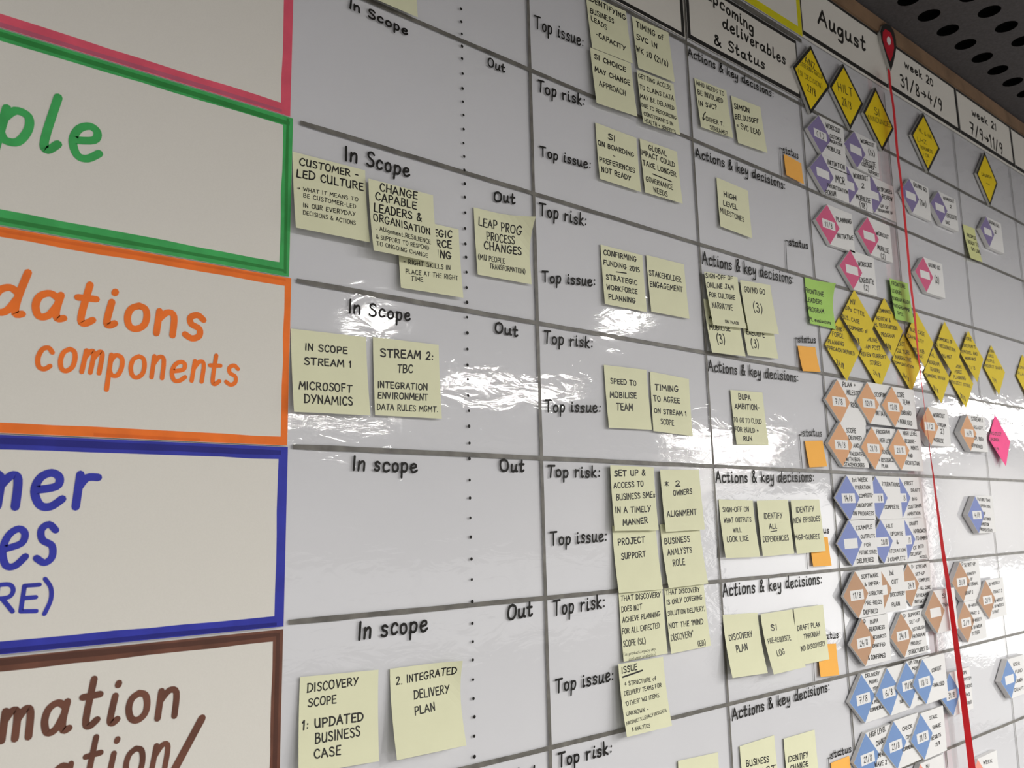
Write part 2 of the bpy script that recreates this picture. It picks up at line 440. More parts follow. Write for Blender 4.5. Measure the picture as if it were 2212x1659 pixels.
NOTES = [
 ('yellow',361.5,2206.0,0.0,76,76,2.4,6.0,0,'pale yellow sticky note cut off by the top of the photo,above In scope',[]),
 ('yellow',303.7,1943.3,0.02,76,76,2.4,8.0,0,'pale yellow sticky note reading CUSTOMER-LED CULTURE,beside the green bordered sheet',[('CUSTOMER -',310.4,1931.9,371.7,1934.5,6.9,0.17),('LED CULTURE',307.5,1919.1,377.2,1922.9,7.9,0.17),('> WHAT IT MEANS TO',307.9,1905.9,370.9,1909.8,3.8,0.11),('BE CUSTOMER-LED',313.9,1899.8,368.1,1901.4,4.2,0.11),('IN OUR EVERYDAY',313.3,1889.7,367.1,1893.2,4.4,0.11),('DECISIONS & ACTIONS',312.9,1882.4,366.7,1883.9,4.1,0.11)]),
 ('yellow',381.2,1935.4,0.014,76,76,6.4,9.8,0,'pale yellow sticky note reading CHANGE CAPABLE LEADERS,overlapping the note below it',[('CHANGE',394.0,1925.7,437.2,1927.0,8.0,0.17),('CAPABLE',388.6,1914.6,435.9,1915.9,8.1,0.17),('LEADERS &',386.2,1902.0,441.1,1903.9,8.4,0.17),('ORGANISATION',385.1,1891.7,450.5,1890.7,7.5,0.17),('. Alignment,RESILIENCE',387.1,1882.5,450.1,1880.3,4.8,0.1),('& SUPPORT TO RESPOND',386.3,1872.9,447.0,1873.1,4.4,0.1),('TO ONGOING CHANGE',386.2,1865.8,444.3,1864.2,4.4,0.1)]),
 ('yellow',416.3,1906.4,0.023,76,76,2.4,5.0,0,'pale yellow sticky note reading RIGHT SKILLS IN PLACE,half hidden under another note',[('EGIC',459.7,1894.2,482.8,1896.6,7.2,0.17),('IRCE',459.8,1882.1,482.0,1884.7,7.8,0.17),('IING',460.4,1871.7,480.9,1872.5,7.6,0.17),('- RIGHT SKILLS IN',422.5,1856.7,479.3,1860.1,4.8,0.11),('PLACE AT THE RIGHT',424.4,1846.7,488.7,1850.7,4.8,0.11),('TIME',430.2,1839.7,444.5,1841.2,4.8,0.11)]),
 ('yellow',512.6,1937.5,0.026,76,76,2.4,3.0,9,'pale yellow sticky note reading LEAP PROG PROCESS CHANGES with its top right corner folded out',[('LEAP PROG',518.6,1918.2,577.0,1919.0,9.6,0.17),('PROCESS',529.1,1903.6,568.1,1906.5,9.1,0.17),('CHANGES',525.1,1892.3,577.5,1895.8,8.7,0.17),('(MU PEOPLE',516.2,1879.2,553.0,1880.8,5.8,0.1),('TRANSFORMATION)',531.5,1871.7,581.8,1874.3,5.5,0.1)]),
 ('yellow',306.4,1775.1,0.022,76,76,2.4,7.0,0,'pale yellow sticky note reading IN SCOPE STREAM 1,beside the orange bordered sheet',[('IN SCOPE',320.0,1756.7,362.2,1758.3,6.1,0.17),('STREAM 1',319.1,1743.4,366.0,1745.4,6.1,0.17),('MICROSOFT',313.5,1720.3,365.7,1721.5,7.2,0.17),('DYNAMICS',318.1,1707.9,365.6,1709.1,7.5,0.17)]),
 ('yellow',389.9,1778.0,0.018,76,76,2.4,3.0,0,'pale yellow sticky note reading STREAM 2 TBC INTEGRATION ENVIRONMENT',[('STREAM 2:',398.0,1759.9,458.8,1762.6,7.7,0.17),('TBC',416.9,1745.8,434.2,1747.2,7.5,0.17),('INTEGRATION',394.8,1728.9,451.0,1731.3,5.9,0.17),('ENVIRONMENT',394.5,1718.5,451.3,1720.8,6.1,0.17),('DATA RULES MGMT.',393.4,1707.5,462.5,1709.8,5.8,0.17)]),
 ('yellow',322.4,1473.6,-0.043,76,76,2.4,7.8,0,'pale yellow sticky note reading DISCOVERY SCOPE UPDATED BUSINESS CASE,beside the brown bordered sheet',[('DISCOVERY',328.8,1460.3,377.0,1460.1,6.6,0.17),('SCOPE',329.3,1448.8,355.7,1448.0,6.5,0.17),('1: UPDATED',323.7,1431.5,381.4,1429.7,7.1,0.17),('BUSINESS',335.2,1418.8,377.6,1418.0,7.6,0.17),('CASE',333.8,1407.7,358.0,1406.3,6.9,0.17)]),
 ('yellow',410.3,1469.6,-0.009,76,76,2.4,14.0,5,'pale yellow sticky note reading 2. INTEGRATED DELIVERY PLAN',[('2. INTEGRATED',416.4,1454.9,481.1,1457.3,6.5,0.17),('DELIVERY',434.5,1440.3,473.5,1440.5,7.1,0.17),('PLAN',433.8,1426.5,455.9,1427.8,6.5,0.17)]),
 ('yellow',697.2,2270.8,0.07,76,76,2.4,3.0,0,'pale yellow sticky note reading BUSINESS LEADS CAPACITY at the top edge',[('IDENTIFYING',702.1,2263.2,770.9,2262.0,7.1,0.17),('BUSINESS',703.6,2245.8,746.9,2247.7,6.8,0.17),('LEADS',704.5,2235.3,732.9,2232.3,6.9,0.17),('-CAPACITY',711.6,2214.9,765.6,2214.3,6.9,0.17)]),
 ('yellow',784.5,2273.9,0.06,76,76,2.4,3.0,0,'pale yellow sticky note reading TIMING of SVC IN WK 20',[('TIMING of',792.6,2260.7,847.3,2260.9,8.1,0.17),('SVC IN',790.5,2242.0,832.2,2243.3,7.6,0.17),('WK 20 (21/8)',788.6,2222.4,853.2,2222.2,8.2,0.17)]),
 ('yellow',698.4,2194.1,0.066,76,76,5.4,3.0,0,'pale yellow sticky note reading SI CHOICE MAY CHANGE APPROACH',[('SI CHOICE',705.5,2181.4,762.8,2182.7,6.5,0.17),('MAY CHANGE',704.8,2163.0,769.5,2165.3,7.0,0.17),('APPROACH',711.0,2145.2,759.2,2146.7,7.3,0.17)]),
 ('yellow',785.6,2194.2,0.062,76,76,5.4,3.0,0,'pale yellow sticky note reading GETTING ACCESS TO CLAIMS DATA',[('GETTING ACCESS',788.2,2183.4,855.1,2187.4,6.3,0.17),('TO CLAIMS DATA',789.1,2167.2,858.9,2173.1,6.6,0.17),('MAY BE DELAYED',788.9,2153.7,857.9,2158.2,6.1,0.17),('DUE TO RESOURCING',790.3,2141.9,860.4,2144.2,5.3,0.17),('CONSTRAINTS IN',792.9,2129.9,852.2,2132.8,5.4,0.17),('HEALTH + BENEFITS',793.2,2120.3,856.2,2121.7,5.7,0.17)]),
 ('yellow',705.8,2095.2,0.016,76,76,2.4,3.0,0,'pale yellow sticky note reading SI ON BOARDING PREFERENCES NOT READY',[('SI',727.2,2079.3,740.2,2079.4,7.1,0.17),('ON BOARDING',708.4,2065.8,774.0,2066.9,6.1,0.17),('-',734.2,2056.0,738.5,2056.0,4.7,0.17),('PREFERENCES',708.9,2043.2,773.5,2045.0,6.4,0.17),('NOT READY',711.2,2030.2,764.3,2031.6,6.8,0.17)]),
 ('yellow',788.4,2097.9,0.033,76,76,2.4,3.0,0,'pale yellow sticky note reading GLOBAL IMPACT COULD TAKE LONGER',[('GLOBAL',805.3,2086.6,841.2,2087.0,7.1,0.17),('IMPACT COULD',788.9,2075.4,857.0,2075.4,7.1,0.17),('TAKE LONGER',791.1,2061.1,858.2,2061.3,7.1,0.17),('_',809.4,2052.9,838.8,2052.0,2.5,0.5),('GOVERNANCE',794.5,2039.2,848.3,2039.8,6.9,0.17),('NEEDS',808.4,2027.0,835.2,2026.4,7.2,0.17),('(uncertain)',828.6,2020.4,849.7,2020.9,3.9,0.07)]),
 ('yellow',706.6,1934.7,0.01,76,76,2.4,3.0,0,'pale yellow sticky note reading CONFIRMING FUNDING 2015 STRATEGIC WORKFORCE PLANNING',[('CONFIRMING',711.0,1922.6,770.1,1924.4,6.6,0.17),('FUNDING 2015',710.0,1909.8,775.2,1911.2,6.1,0.17),('_',731.9,1904.0,746.3,1905.2,2.2,0.5),('STRATEGIC',712.9,1891.4,768.5,1893.1,6.3,0.17),('WORKFORCE',713.0,1878.3,767.4,1881.1,6.1,0.17),('PLANNING',714.5,1865.9,761.9,1868.1,6.5,0.17)]),
 ('yellow',790.1,1937.5,0.018,76,76,2.4,3.0,0,'pale yellow sticky note reading STAKEHOLDER ENGAGEMENT',[('STAKEHOLDER',793.2,1910.6,857.1,1912.1,7.1,0.17),('ENGAGEMENT',793.5,1895.7,858.4,1898.8,7.1,0.17)]),
 ('yellow',704.3,1783.7,0.02,76,76,2.4,3.0,0,'pale yellow sticky note reading SPEED TO MOBILISE TEAM',[('SPEED TO',714.1,1762.1,759.4,1763.1,6.2,0.17),('MOBILISE',712.0,1744.8,758.5,1747.3,6.8,0.17),('TEAM',721.0,1730.0,749.8,1730.7,8.2,0.17)]),
 ('yellow',787.0,1783.8,-0.033,76,76,2.4,3.0,0,'pale yellow sticky note reading TIMING TO AGREE ON STREAM 1 SCOPE',[('TIMING',793.8,1760.7,838.8,1761.8,7.2,0.17),('TO AGREE',790.0,1746.5,840.4,1747.2,6.7,0.17),('ON STREAM 1',789.2,1731.2,851.6,1731.0,6.0,0.17),('SCOPE',799.5,1717.6,824.6,1717.2,6.9,0.17)]),
 ('yellow',704.3,1663.6,-0.01,76,76,6.4,4.0,0,'pale yellow sticky note reading SET UP AND ACCESS TO BUSINESS SMEs',[('SET UP &',710.1,1650.7,764.1,1652.7,6.5,0.17),('ACCESS TO',708.0,1636.6,759.4,1639.5,6.0,0.17),('BUSINESS SMEs',710.9,1622.5,778.8,1626.6,6.6,0.17),('IN A TIMELY',707.7,1607.8,768.4,1609.0,6.5,0.17),('MANNER',718.3,1593.2,761.2,1596.0,6.5,0.17)]),
 ('yellow',792.0,1660.3,0.021,76,76,6.4,3.0,0,'pale yellow sticky note reading 2 OWNERS ALIGNMENT',[('* 2',798.3,1639.8,828.1,1640.3,6.4,0.17),('OWNERS',813.9,1628.5,850.0,1631.1,6.4,0.17),('ALIGNMENT',798.7,1602.4,855.6,1604.7,7.1,0.17)]),
 ('yellow',707.7,1593.5,-0.005,76,76,2.4,7.0,0,'pale yellow sticky note reading PROJECT SUPPORT',[('PROJECT',715.6,1571.0,761.3,1572.7,6.9,0.17),('SUPPORT',718.6,1554.5,760.4,1556.3,6.6,0.17)]),
 ('yellow',791.7,1593.5,0.015,76,76,2.4,8.0,0,'pale yellow sticky note reading BUSINESS ANALYSTS ROLE',[('BUSINESS',797.0,1569.4,845.3,1571.5,6.8,0.17),('ANALYSTS',800.2,1556.0,846.4,1557.7,6.8,0.17),('ROLE',807.1,1542.9,829.7,1543.4,7.5,0.17)]),
 ('yellow',714.1,1516.9,0.01,76,76,2.4,3.0,0,'pale yellow sticky note reading THAT DISCOVERY DOES NOT ACHIEVE PLANNING',[('THAT DISCOVERY',717.0,1507.4,785.6,1507.5,5.8,0.17),('DOES NOT',717.3,1495.2,751.8,1495.9,5.7,0.17),('ACHIEVE PLANNING',717.8,1483.3,782.9,1485.3,5.5,0.17),('FOR ALL EXPECTED',716.2,1470.7,780.1,1472.1,5.9,0.17),('SCOPE (SL)',716.0,1456.8,753.8,1456.6,6.5,0.17),('(ie product,legacy imp,',715.4,1447.0,770.9,1447.7,3.2,0.08),('customer analytics)',723.3,1441.1,769.3,1441.9,3.2,0.08)]),
 ('yellow',793.7,1517.0,0.018,76,76,2.4,5.0,0,'pale yellow sticky note reading THAT DISCOVERY IS ONLY COVERING SOLUTION DELIVERY',[('THAT DISCOVERY',796.1,1509.0,860.1,1508.7,5.4,0.17),('IS ONLY COVERING',796.3,1497.4,863.8,1499.0,5.5,0.17),('SOLUTION DELIVERY,',796.3,1484.7,867.2,1485.0,5.4,0.17),("NOT THE 'MIND",796.3,1470.1,860.9,1469.3,5.9,0.17),("DISCOVERY'",797.4,1455.1,839.2,1456.3,7.1,0.17),('(EB)',846.1,1444.3,860.7,1444.3,5.8,0.17)]),
 ('yellow',704.0,1439.6,-0.005,76,76,7.4,9.0,0,'pale yellow sticky note with ISSUE underlined above smaller thin writing',[('ISSUE',708.4,1429.2,733.5,1430.5,6.4,0.16),('_',709.2,1425.1,735.6,1427.7,1.8,0.8),('4 STRUCTURE of',711.2,1415.3,764.1,1414.8,4.2,0.12),('DELIVERY TEAMS FOR',708.8,1405.4,772.0,1406.4,4.5,0.12),("'OTHER' W2 ITEMS",708.2,1394.6,765.4,1396.3,4.2,0.12),('UNKNOWN -',707.9,1384.8,744.5,1384.4,3.9,0.12),('PRODUCTS,LEGACY,INSIGHTS',706.0,1375.2,774.3,1379.2,3.3,0.12),('& ANALYTICS',713.2,1367.9,742.9,1367.5,3.8,0.12)]),
 ('yellow',803.3,1317.7,-0.051,76,76,2.4,6.0,0,'blank top of a pale yellow sticky note cut off by the bottom of the photo',[]),
 ('yellow',913.1,2227.5,0.07,76,76,2.4,3.0,0,'pale yellow sticky note reading WHO NEEDS TO BE INVOLVED with a small arrow',[('WHO NEEDS TO',916.5,2218.0,981.7,2221.9,6.3,0.13),('BE INVOLVED',918.5,2203.6,977.2,2208.2,7.6,0.17),('IN SVC?',918.1,2186.3,960.6,2192.7,7.2,0.17),('@',924.3,2164.9,931.9,2165.2,14.6,0.08),('OTHER T.',931.1,2166.0,973.7,2169.8,6.7,0.17),('STREAMS?',939.2,2155.2,980.0,2156.9,6.5,0.17)]),
 ('yellow',1000.4,2228.7,0.07,76,76,2.4,3.0,0,'pale yellow sticky note ending in SVC LEAD under the Upcoming deliverables card',[('SIMON',1005.4,2209.7,1044.6,2214.6,8.0,0.17),('BELOUSOFF',1005.3,2192.5,1066.4,2203.5,8.1,0.17),('= SVC LEAD',1007.1,2178.3,1068.1,2183.6,8.7,0.17)]),
 ('yellow',950.9,2085.5,-0.025,76,76,2.4,3.0,0,'pale yellow sticky note reading HIGH LEVEL MILESTONES',[('HIGH',964.9,2059.9,994.4,2060.2,7.5,0.17),('LEVEL',961.3,2044.8,995.8,2045.9,7.5,0.17),('MILESTONES',952.1,2031.8,1009.0,2029.9,7.7,0.17)]),
 ('yellow',903.8,1934.5,0.07,76,76,6.4,5.8,0,'pale yellow sticky note reading SIGN-OFF OF ONLINE JAM FOR CULTURE NARRATIVE',[('SIGN-OFF OF',905.6,1926.3,967.5,1933.2,5.9,0.17),('ONLINE JAM',906.6,1912.7,967.5,1918.9,6.9,0.17),('FOR CULTURE',909.8,1899.6,968.1,1904.1,6.7,0.17),('NARRATIVE',913.5,1884.2,959.3,1887.0,8.0,0.17),('ON TRACK',936.8,1865.8,968.4,1867.2,4.0,0.16)]),
 ('yellow',903.7,1896.8,0.039,76,76,2.4,7.0,0,'pale yellow sticky note reading MOBILISE (3),partly under another note',[('W',911.3,1869.8,917.7,1869.7,5.2,0.17),('MOBILISE',909.7,1854.0,956.2,1857.8,7.4,0.17),('(3)',921.7,1836.1,939.6,1837.1,12.4,0.1)]),
 ('yellow',985.5,1936.7,0.07,76,76,6.4,5.2,0,'pale yellow sticky note reading GO/NO GO (3)',[('GO/NO GO',993.3,1920.4,1044.8,1924.7,8.0,0.17),('(3)',1010.4,1893.4,1032.6,1893.9,13.1,0.1)]),
 ('yellow',987.4,1902.5,0.046,76,76,2.4,5.0,0,'pale yellow sticky note reading EXECUTE (3),partly under another note',[('W2',991.5,1874.4,1001.6,1875.0,6.1,0.17),('EXECUTE',995.2,1858.5,1039.6,1859.0,8.0,0.17),('(3)',1002.9,1840.2,1021.2,1840.5,12.2,0.1)]),
 ('yellow',951.6,1774.3,0.032,76,76,2.4,3.0,0,'pale yellow sticky note reading AMBITION TO GO TO CLOUD FOR BUILD + RUN',[('BUPA',969.3,1762.8,997.3,1763.2,7.4,0.17),('AMBITION-',958.1,1748.2,1016.4,1750.3,7.4,0.17),('TO GO TO CLOUD',952.7,1729.6,1018.0,1730.9,6.4,0.17),('FOR BUILD +',953.5,1716.9,1008.3,1716.9,6.3,0.17),('RUN',970.6,1704.4,990.6,1705.1,5.9,0.17)]),
 ('yellow',910.8,1624.2,-0.019,76,76,2.4,7.0,0,'pale yellow sticky note reading SIGN-OFF ON WHAT OUTPUTS WILL LOOK LIKE',[('SIGN-OFF ON',917.3,1607.5,975.1,1608.2,5.9,0.17),('WHAT OUTPUTS',917.3,1593.3,977.5,1594.2,6.1,0.17),('WILL',934.7,1580.6,952.4,1580.8,5.5,0.17),('LOOK LIKE',917.9,1568.3,964.9,1569.1,6.7,0.17)]),
 ('yellow',991.6,1622.5,0.018,76,76,5.4,3.0,0,'pale yellow sticky note reading IDENTIFY ALL DEPENDENCIES',[('IDENTIFY',1005.2,1597.6,1049.2,1597.8,7.6,0.17),('ALL',1015.2,1583.6,1033.5,1583.8,6.4,0.17),('_',1017.3,1579.6,1029.6,1580.5,2.3,0.4),('DEPENDENCIES',997.4,1565.9,1058.9,1566.9,7.2,0.17)]),
 ('yellow',1072.9,1623.1,0.015,76,76,6.4,3.0,0,'pale yellow sticky note reading IDENTIFY NEW EPISODES,overlapping an orange note',[('IDENTIFY',1084.2,1605.7,1131.6,1606.6,7.4,0.17),('NEW EPISODES',1075.3,1590.3,1145.0,1592.7,7.1,0.17),('MGR-GUNEET',1073.7,1567.1,1139.1,1566.5,6.8,0.17)]),
 ('yellow',904.8,1476.4,-0.044,76,76,2.4,12.0,0,'pale yellow sticky note reading DISCOVERY PLAN',[('DISCOVERY',911.8,1444.0,961.8,1444.2,7.0,0.17),('PLAN',921.8,1428.2,946.0,1429.5,7.9,0.17)]),
 ('yellow',982.8,1471.2,0.005,76,76,5.4,14.0,0,'pale yellow sticky note reading SI PRE-REQUISITE LOG',[('SI',1000.8,1448.8,1014.8,1447.7,7.0,0.17),('PRE-REQUISITE',989.1,1432.8,1042.2,1432.4,6.1,0.17),('LOG',1002.5,1415.6,1020.1,1416.6,6.8,0.17)]),
 ('yellow',1060.3,1472.3,-0.004,76,76,6.4,3.5,0,'pale yellow sticky note reading DRAFT PLAN THROUGH END DISCOVERY,overlapping an orange note',[('DRAFT PLAN',1064.9,1442.2,1122.5,1442.6,6.2,0.17),('THROUGH',1078.0,1429.7,1119.4,1430.7,6.2,0.17),('END DISCOVERY',1062.9,1414.4,1129.5,1415.8,6.1,0.17)]),
 ('yellow',923.4,1313.1,0.009,76,76,2.4,3.0,0,'pale yellow sticky note reading BUSINESS,cut off by the bottom of the photo',[('BUSINESS',934.4,1286.9,982.4,1283.6,7.0,0.17),('IMPACT',934.0,1273.8,995.1,1270.7,6.7,0.17)]),
 ('yellow',1020.3,1305.7,-0.011,76,76,2.4,3.0,0,'pale yellow sticky note reading IDENTIFY CHANGE,cut off by the bottom of the photo',[('IDENTIFY',1026.0,1275.2,1073.9,1272.6,6.7,0.17),('CHANGE',1029.4,1264.1,1071.7,1262.0,6.3,0.17)]),
 ('orange',1132.7,2172.2,-0.056,50,38,2.4,3.0,0,'small orange sticky note under the topmost status bracket',[]),
 ('orange',1129.5,1858.1,0.07,50,40,2.4,3.8,0,'small orange sticky note beside the WORKFORCE PLANNING diamond note',[]),
 ('orange',1128.6,1711.6,0.058,50,40,2.4,3.0,0,'small orange sticky note beside the 14/8 SCOPE DEFINED card',[]),
 ('orange',1120.6,1569.0,-0.015,50,42,2.6,3.0,0,'small orange sticky note half covered by the IDENTIFY NEW EPISODES note',[]),
 ('orange',1119.8,1417.1,-0.07,50,44,2.6,3.0,0,'small orange sticky note half covered by the DRAFT PLAN note',[]),
 ('orange',1131.0,1254.4,0.017,50,40,2.4,3.0,0,'small orange sticky note cut off by the bottom edge under a status bracket',[]),
 ('green',1164.2,1973.3,0.009,76,76,2.4,3.0,6,'bright green sticky note reading FRONTLINE LEADERS PROGRAM with its right edge curling',[('FRONTLINE',1162.4,1948.4,1215.5,1949.6,7.2,0.17),('LEADERS',1162.1,1933.0,1207.9,1935.1,7.0,0.17),('PROGRAM',1162.8,1917.6,1210.1,1919.8,7.5,0.17),('CPL evaluators',1159.1,1901.8,1226.5,1904.5,5.9,0.17)]),
 ('green',1438.9,2018.3,0.032,70,76,6.4,3.0,0,'bright green sticky note stuck half behind the red ribbon',[('FRONTLINE',1445.5,2007.2,1496.4,2008.5,7.1,0.15),('LEADERS',1443.1,1993.1,1477.9,1993.2,6.4,0.15),('PROGRAM READY',1437.0,1978.4,1505.4,1979.7,6.6,0.15),('PROGRAMME',1437.5,1965.5,1501.9,1964.7,6.6,0.15),('OPEX',1451.1,1953.9,1472.5,1952.6,5.5,0.15)]),
 ('lime',1795.7,2199.8,0.035,60,76,2.4,6.8,0,'pale yellow sticky note alone among the distant purple cards',[('PEOPLE',1808.7,2175.1,1852.4,2176.1,7.2,0.2),('READY TO',1806.9,2158.8,1858.5,2161.2,8.1,0.2),('GO LIVE',1815.5,2145.4,1860.0,2144.7,7.4,0.2)]),
]
DIAMOND_NOTES = [
 ('gold',1259.3,1922.1,2.5,4.0,'golden diamond sticky note reading WORKFORCE PLANNING APPROACH DEFINED 24/8',[('WORK-',1236.5,1897.5,1269.6,1897.4,7.2,0.14),('FORCE',1232.1,1886.1,1265.6,1887.0,7.2,0.14),('PLANNING',1215.9,1872.5,1265.3,1873.6,6.6,0.14),('APPROACH DEFINED',1205.8,1862.1,1295.8,1861.3,6.1,0.14),('24/8',1234.3,1839.5,1256.2,1833.8,9.1,0.14)]),
 ('gold',1312.7,1976.7,4.8,6.0,"golden diamond sticky note reading OPs C'TEE BUS. CASE RECOMMEND",[('MV',1294.9,1949.0,1310.3,1949.8,8.1,0.14),("OPs C'TEE",1274.5,1936.2,1336.0,1933.6,7.1,0.14),('BUS. CASE',1260.3,1919.0,1315.0,1917.2,6.9,0.14),('RECOMMEND of',1266.9,1903.5,1337.9,1903.3,6.5,0.14),('14/8',1285.2,1884.8,1304.8,1881.2,8.6,0.14)]),
 ('gold',1415.4,1978.6,4.8,6.0,'golden diamond sticky note tucked under the green note by the ribbon',[('COMMENCE',1387.9,1948.5,1433.8,1952.0,6.4,0.14),('REVIEW &',1376.5,1933.1,1427.1,1936.0,6.8,0.14),('HL RECOGNITION',1366.7,1920.1,1449.0,1923.8,6.8,0.14),('PROGRAM',1384.9,1904.2,1432.8,1907.2,6.8,0.14),('8/8',1395.8,1885.0,1412.6,1882.8,9.0,0.14)]),
 ('gold',1365.4,1917.0,2.5,4.0,'golden diamond sticky note reading ONLINE JAM POST REVIEW CURRENT STORIES',[('ONLINE',1341.8,1892.0,1379.0,1893.6,6.5,0.14),('JAM POST',1329.9,1878.3,1387.1,1880.5,6.9,0.14),('REVIEW CURRENT',1317.7,1863.8,1403.2,1867.1,6.4,0.14),('STORIES',1344.2,1851.5,1381.3,1852.3,6.9,0.14),('24/8',1351.7,1835.5,1373.2,1830.4,7.5,0.14)]),
 ('gold',1534.0,1971.4,4.8,6.0,'golden diamond sticky note directly behind the twisted part of the red ribbon',[('BUS. CASE',1500.0,1929.5,1555.5,1926.7,6.9,0.14),('CAPABILITY',1487.7,1915.8,1546.5,1911.0,6.4,0.14),('MEL HUB',1500.7,1892.1,1541.6,1891.3,6.9,0.14),('BUDGET',1502.4,1881.6,1535.7,1882.1,6.0,0.14)]),
 ('gold',1480.1,1922.6,2.5,4.0,'golden diamond sticky note reading CULTURE NARRATIVE left of the ribbon',[('EAST',1455.7,1897.6,1480.2,1899.5,7.3,0.14),('CULTURE',1445.8,1884.1,1495.3,1884.9,6.8,0.14),('NARRATIVE',1438.1,1871.5,1497.1,1871.5,6.8,0.14),('COMMUNICATION',1429.1,1862.0,1502.7,1860.1,5.0,0.14),('14/8',1457.0,1840.5,1476.7,1833.8,7.9,0.14)]),
 ('gold',1650.9,1968.7,4.8,6.0,'golden diamond sticky note,first upper one right of the ribbon',[('COMMENCE OF',1607.4,1926.5,1672.9,1926.5,6.3,0.14),('HL RECOGNITION',1595.5,1913.6,1679.9,1910.8,6.7,0.14),('ORG MGT',1608.1,1891.9,1659.1,1894.1,6.7,0.14)]),
 ('gold',1595.5,1910.4,2.5,4.0,'golden diamond sticky note,lower one just right of the ribbon,dated 31/8',[('HL',1580.2,1890.8,1596.1,1891.5,7.0,0.14),('PROGRAM',1563.2,1876.6,1611.2,1876.1,6.9,0.14),('LEADERS',1570.1,1863.9,1608.3,1862.7,6.5,0.14),('COMMENCE REVIEW',1544.7,1850.3,1627.8,1850.3,5.7,0.14),('31/8',1571.8,1828.4,1589.6,1821.0,8.3,0.14)]),
 ('gold',1757.0,1964.6,4.8,6.0,'golden diamond sticky note,second upper one right of the ribbon',[('WORK',1731.9,1942.8,1766.1,1942.8,6.6,0.14),('FORCE PLAN TO',1719.3,1926.2,1780.9,1929.9,6.3,0.14),('REMODEL AND',1704.8,1912.5,1785.2,1915.7,6.2,0.14),('WORKFORCE',1721.3,1900.4,1771.5,1902.9,5.8,0.14),('21/8',1720.6,1883.0,1760.2,1883.5,6.3,0.14)]),
 ('gold',1701.4,1908.8,2.5,4.0,'golden diamond sticky note reading WORK FORCE PLANNING,its tip crossing the row line',[('WORK',1682.0,1879.9,1710.1,1881.6,6.3,0.14),('FORCE',1675.9,1868.8,1707.9,1870.8,6.3,0.14),('PLANNING',1665.7,1857.4,1721.3,1859.1,6.7,0.14),('PROJECT STORE',1651.9,1846.9,1738.1,1845.8,5.9,0.14),('31/8',1684.1,1821.9,1705.3,1815.4,8.6,0.14)]),
 ('gold',1870.3,1948.7,2.5,4.0,'golden diamond sticky note standing alone near the right edge',[('WORK',1852.2,1931.1,1881.0,1932.5,6.0,0.14),('FORCE',1844.2,1920.2,1874.3,1921.6,6.0,0.14),('PEOPLE',1834.4,1909.1,1873.2,1910.1,6.0,0.14),('PROJECT SHAPE',1819.7,1896.4,1909.9,1898.7,5.9,0.14),('7/9',1850.1,1869.6,1868.0,1866.3,8.0,0.14)]),
 ('gold',2039.4,1947.6,2.5,4.0,'golden diamond sticky note cut off by the right edge of the photo',[('WORKFORCE',1994.2,1911.9,2100.1,1914.9,6.3,0.14),('PLAN',1995.0,1897.5,2041.2,1897.0,6.3,0.14)]),
 ('pink',1849.4,1799.4,2.5,9.0,'hot pink diamond sticky note at the right among the glare',[('PROJECT',1801.8,1755.2,1863.2,1755.9,6.1,0.15),('LAUNCH',1801.5,1743.3,1844.7,1742.9,6.1,0.15),('7/9',1813.7,1723.5,1833.4,1722.5,6.4,0.15)]),
]
BOARDS = [
 ([(1235.6,2396.5),(1172.5,2334.4),(1216.8,2265.0),(1286.6,2336.2)],7.0,'yellow diamond board with black border reading ANZ under August',[('ANZ',1212.3,2357.1,1244.0,2353.0,12.3,0.12),('STEERING GROUP',1195.5,2345.8,1266.5,2343.6,8.0,0.1),('(SI DECISION)',1187.9,2327.2,1261.0,2324.6,8.7,0.1),('27/8',1212.6,2305.4,1237.9,2302.3,12.8,0.1)]),
 ([(1341.5,2400.9),(1287.0,2338.7),(1346.8,2276.2),(1401.9,2341.9)],7.0,'yellow diamond board with black border reading HILT',[('HILT',1315.2,2340.4,1365.6,2343.4,15.5,0.11),('28/8',1325.4,2316.7,1356.7,2316.3,14.5,0.1)]),
 ([(1455.8,2393.9),(1399.1,2325.4),(1459.3,2266.8),(1514.8,2327.7)],7.0,'yellow diamond board with black border reading SI ANNOUNCED',[('SI',1442.3,2335.1,1461.2,2336.0,14.6,0.11),('ANNOUNCED',1412.8,2316.0,1506.0,2326.8,9.8,0.11)]),
 ([(1651.2,2403.4),(1586.1,2337.8),(1645.7,2274.0),(1712.1,2342.7)],7.0,'yellow diamond board with black border under the week 20 card',[('HL & HR',1622.9,2354.4,1677.4,2352.8,8.3,0.12),('LHZ',1610.3,2330.8,1651.6,2335.2,8.2,0.12),('READINESS',1622.6,2318.1,1674.3,2321.4,6.9,0.14),('FOR',1630.7,2303.6,1657.0,2307.8,6.9,0.12),('Z',1641.1,2293.4,1648.9,2294.3,5.6,0.12)]),
 ([(1949.0,2402.0),(1888.1,2335.6),(1943.8,2273.3),(2002.7,2340.6)],7.0,'yellow diamond board with black border under the week 21 card',[('LAUNCH',1916.1,2337.7,1969.5,2343.2,6.8,0.18),('-',1935.3,2322.2,1957.3,2322.2,5.9,0.2)]),
]
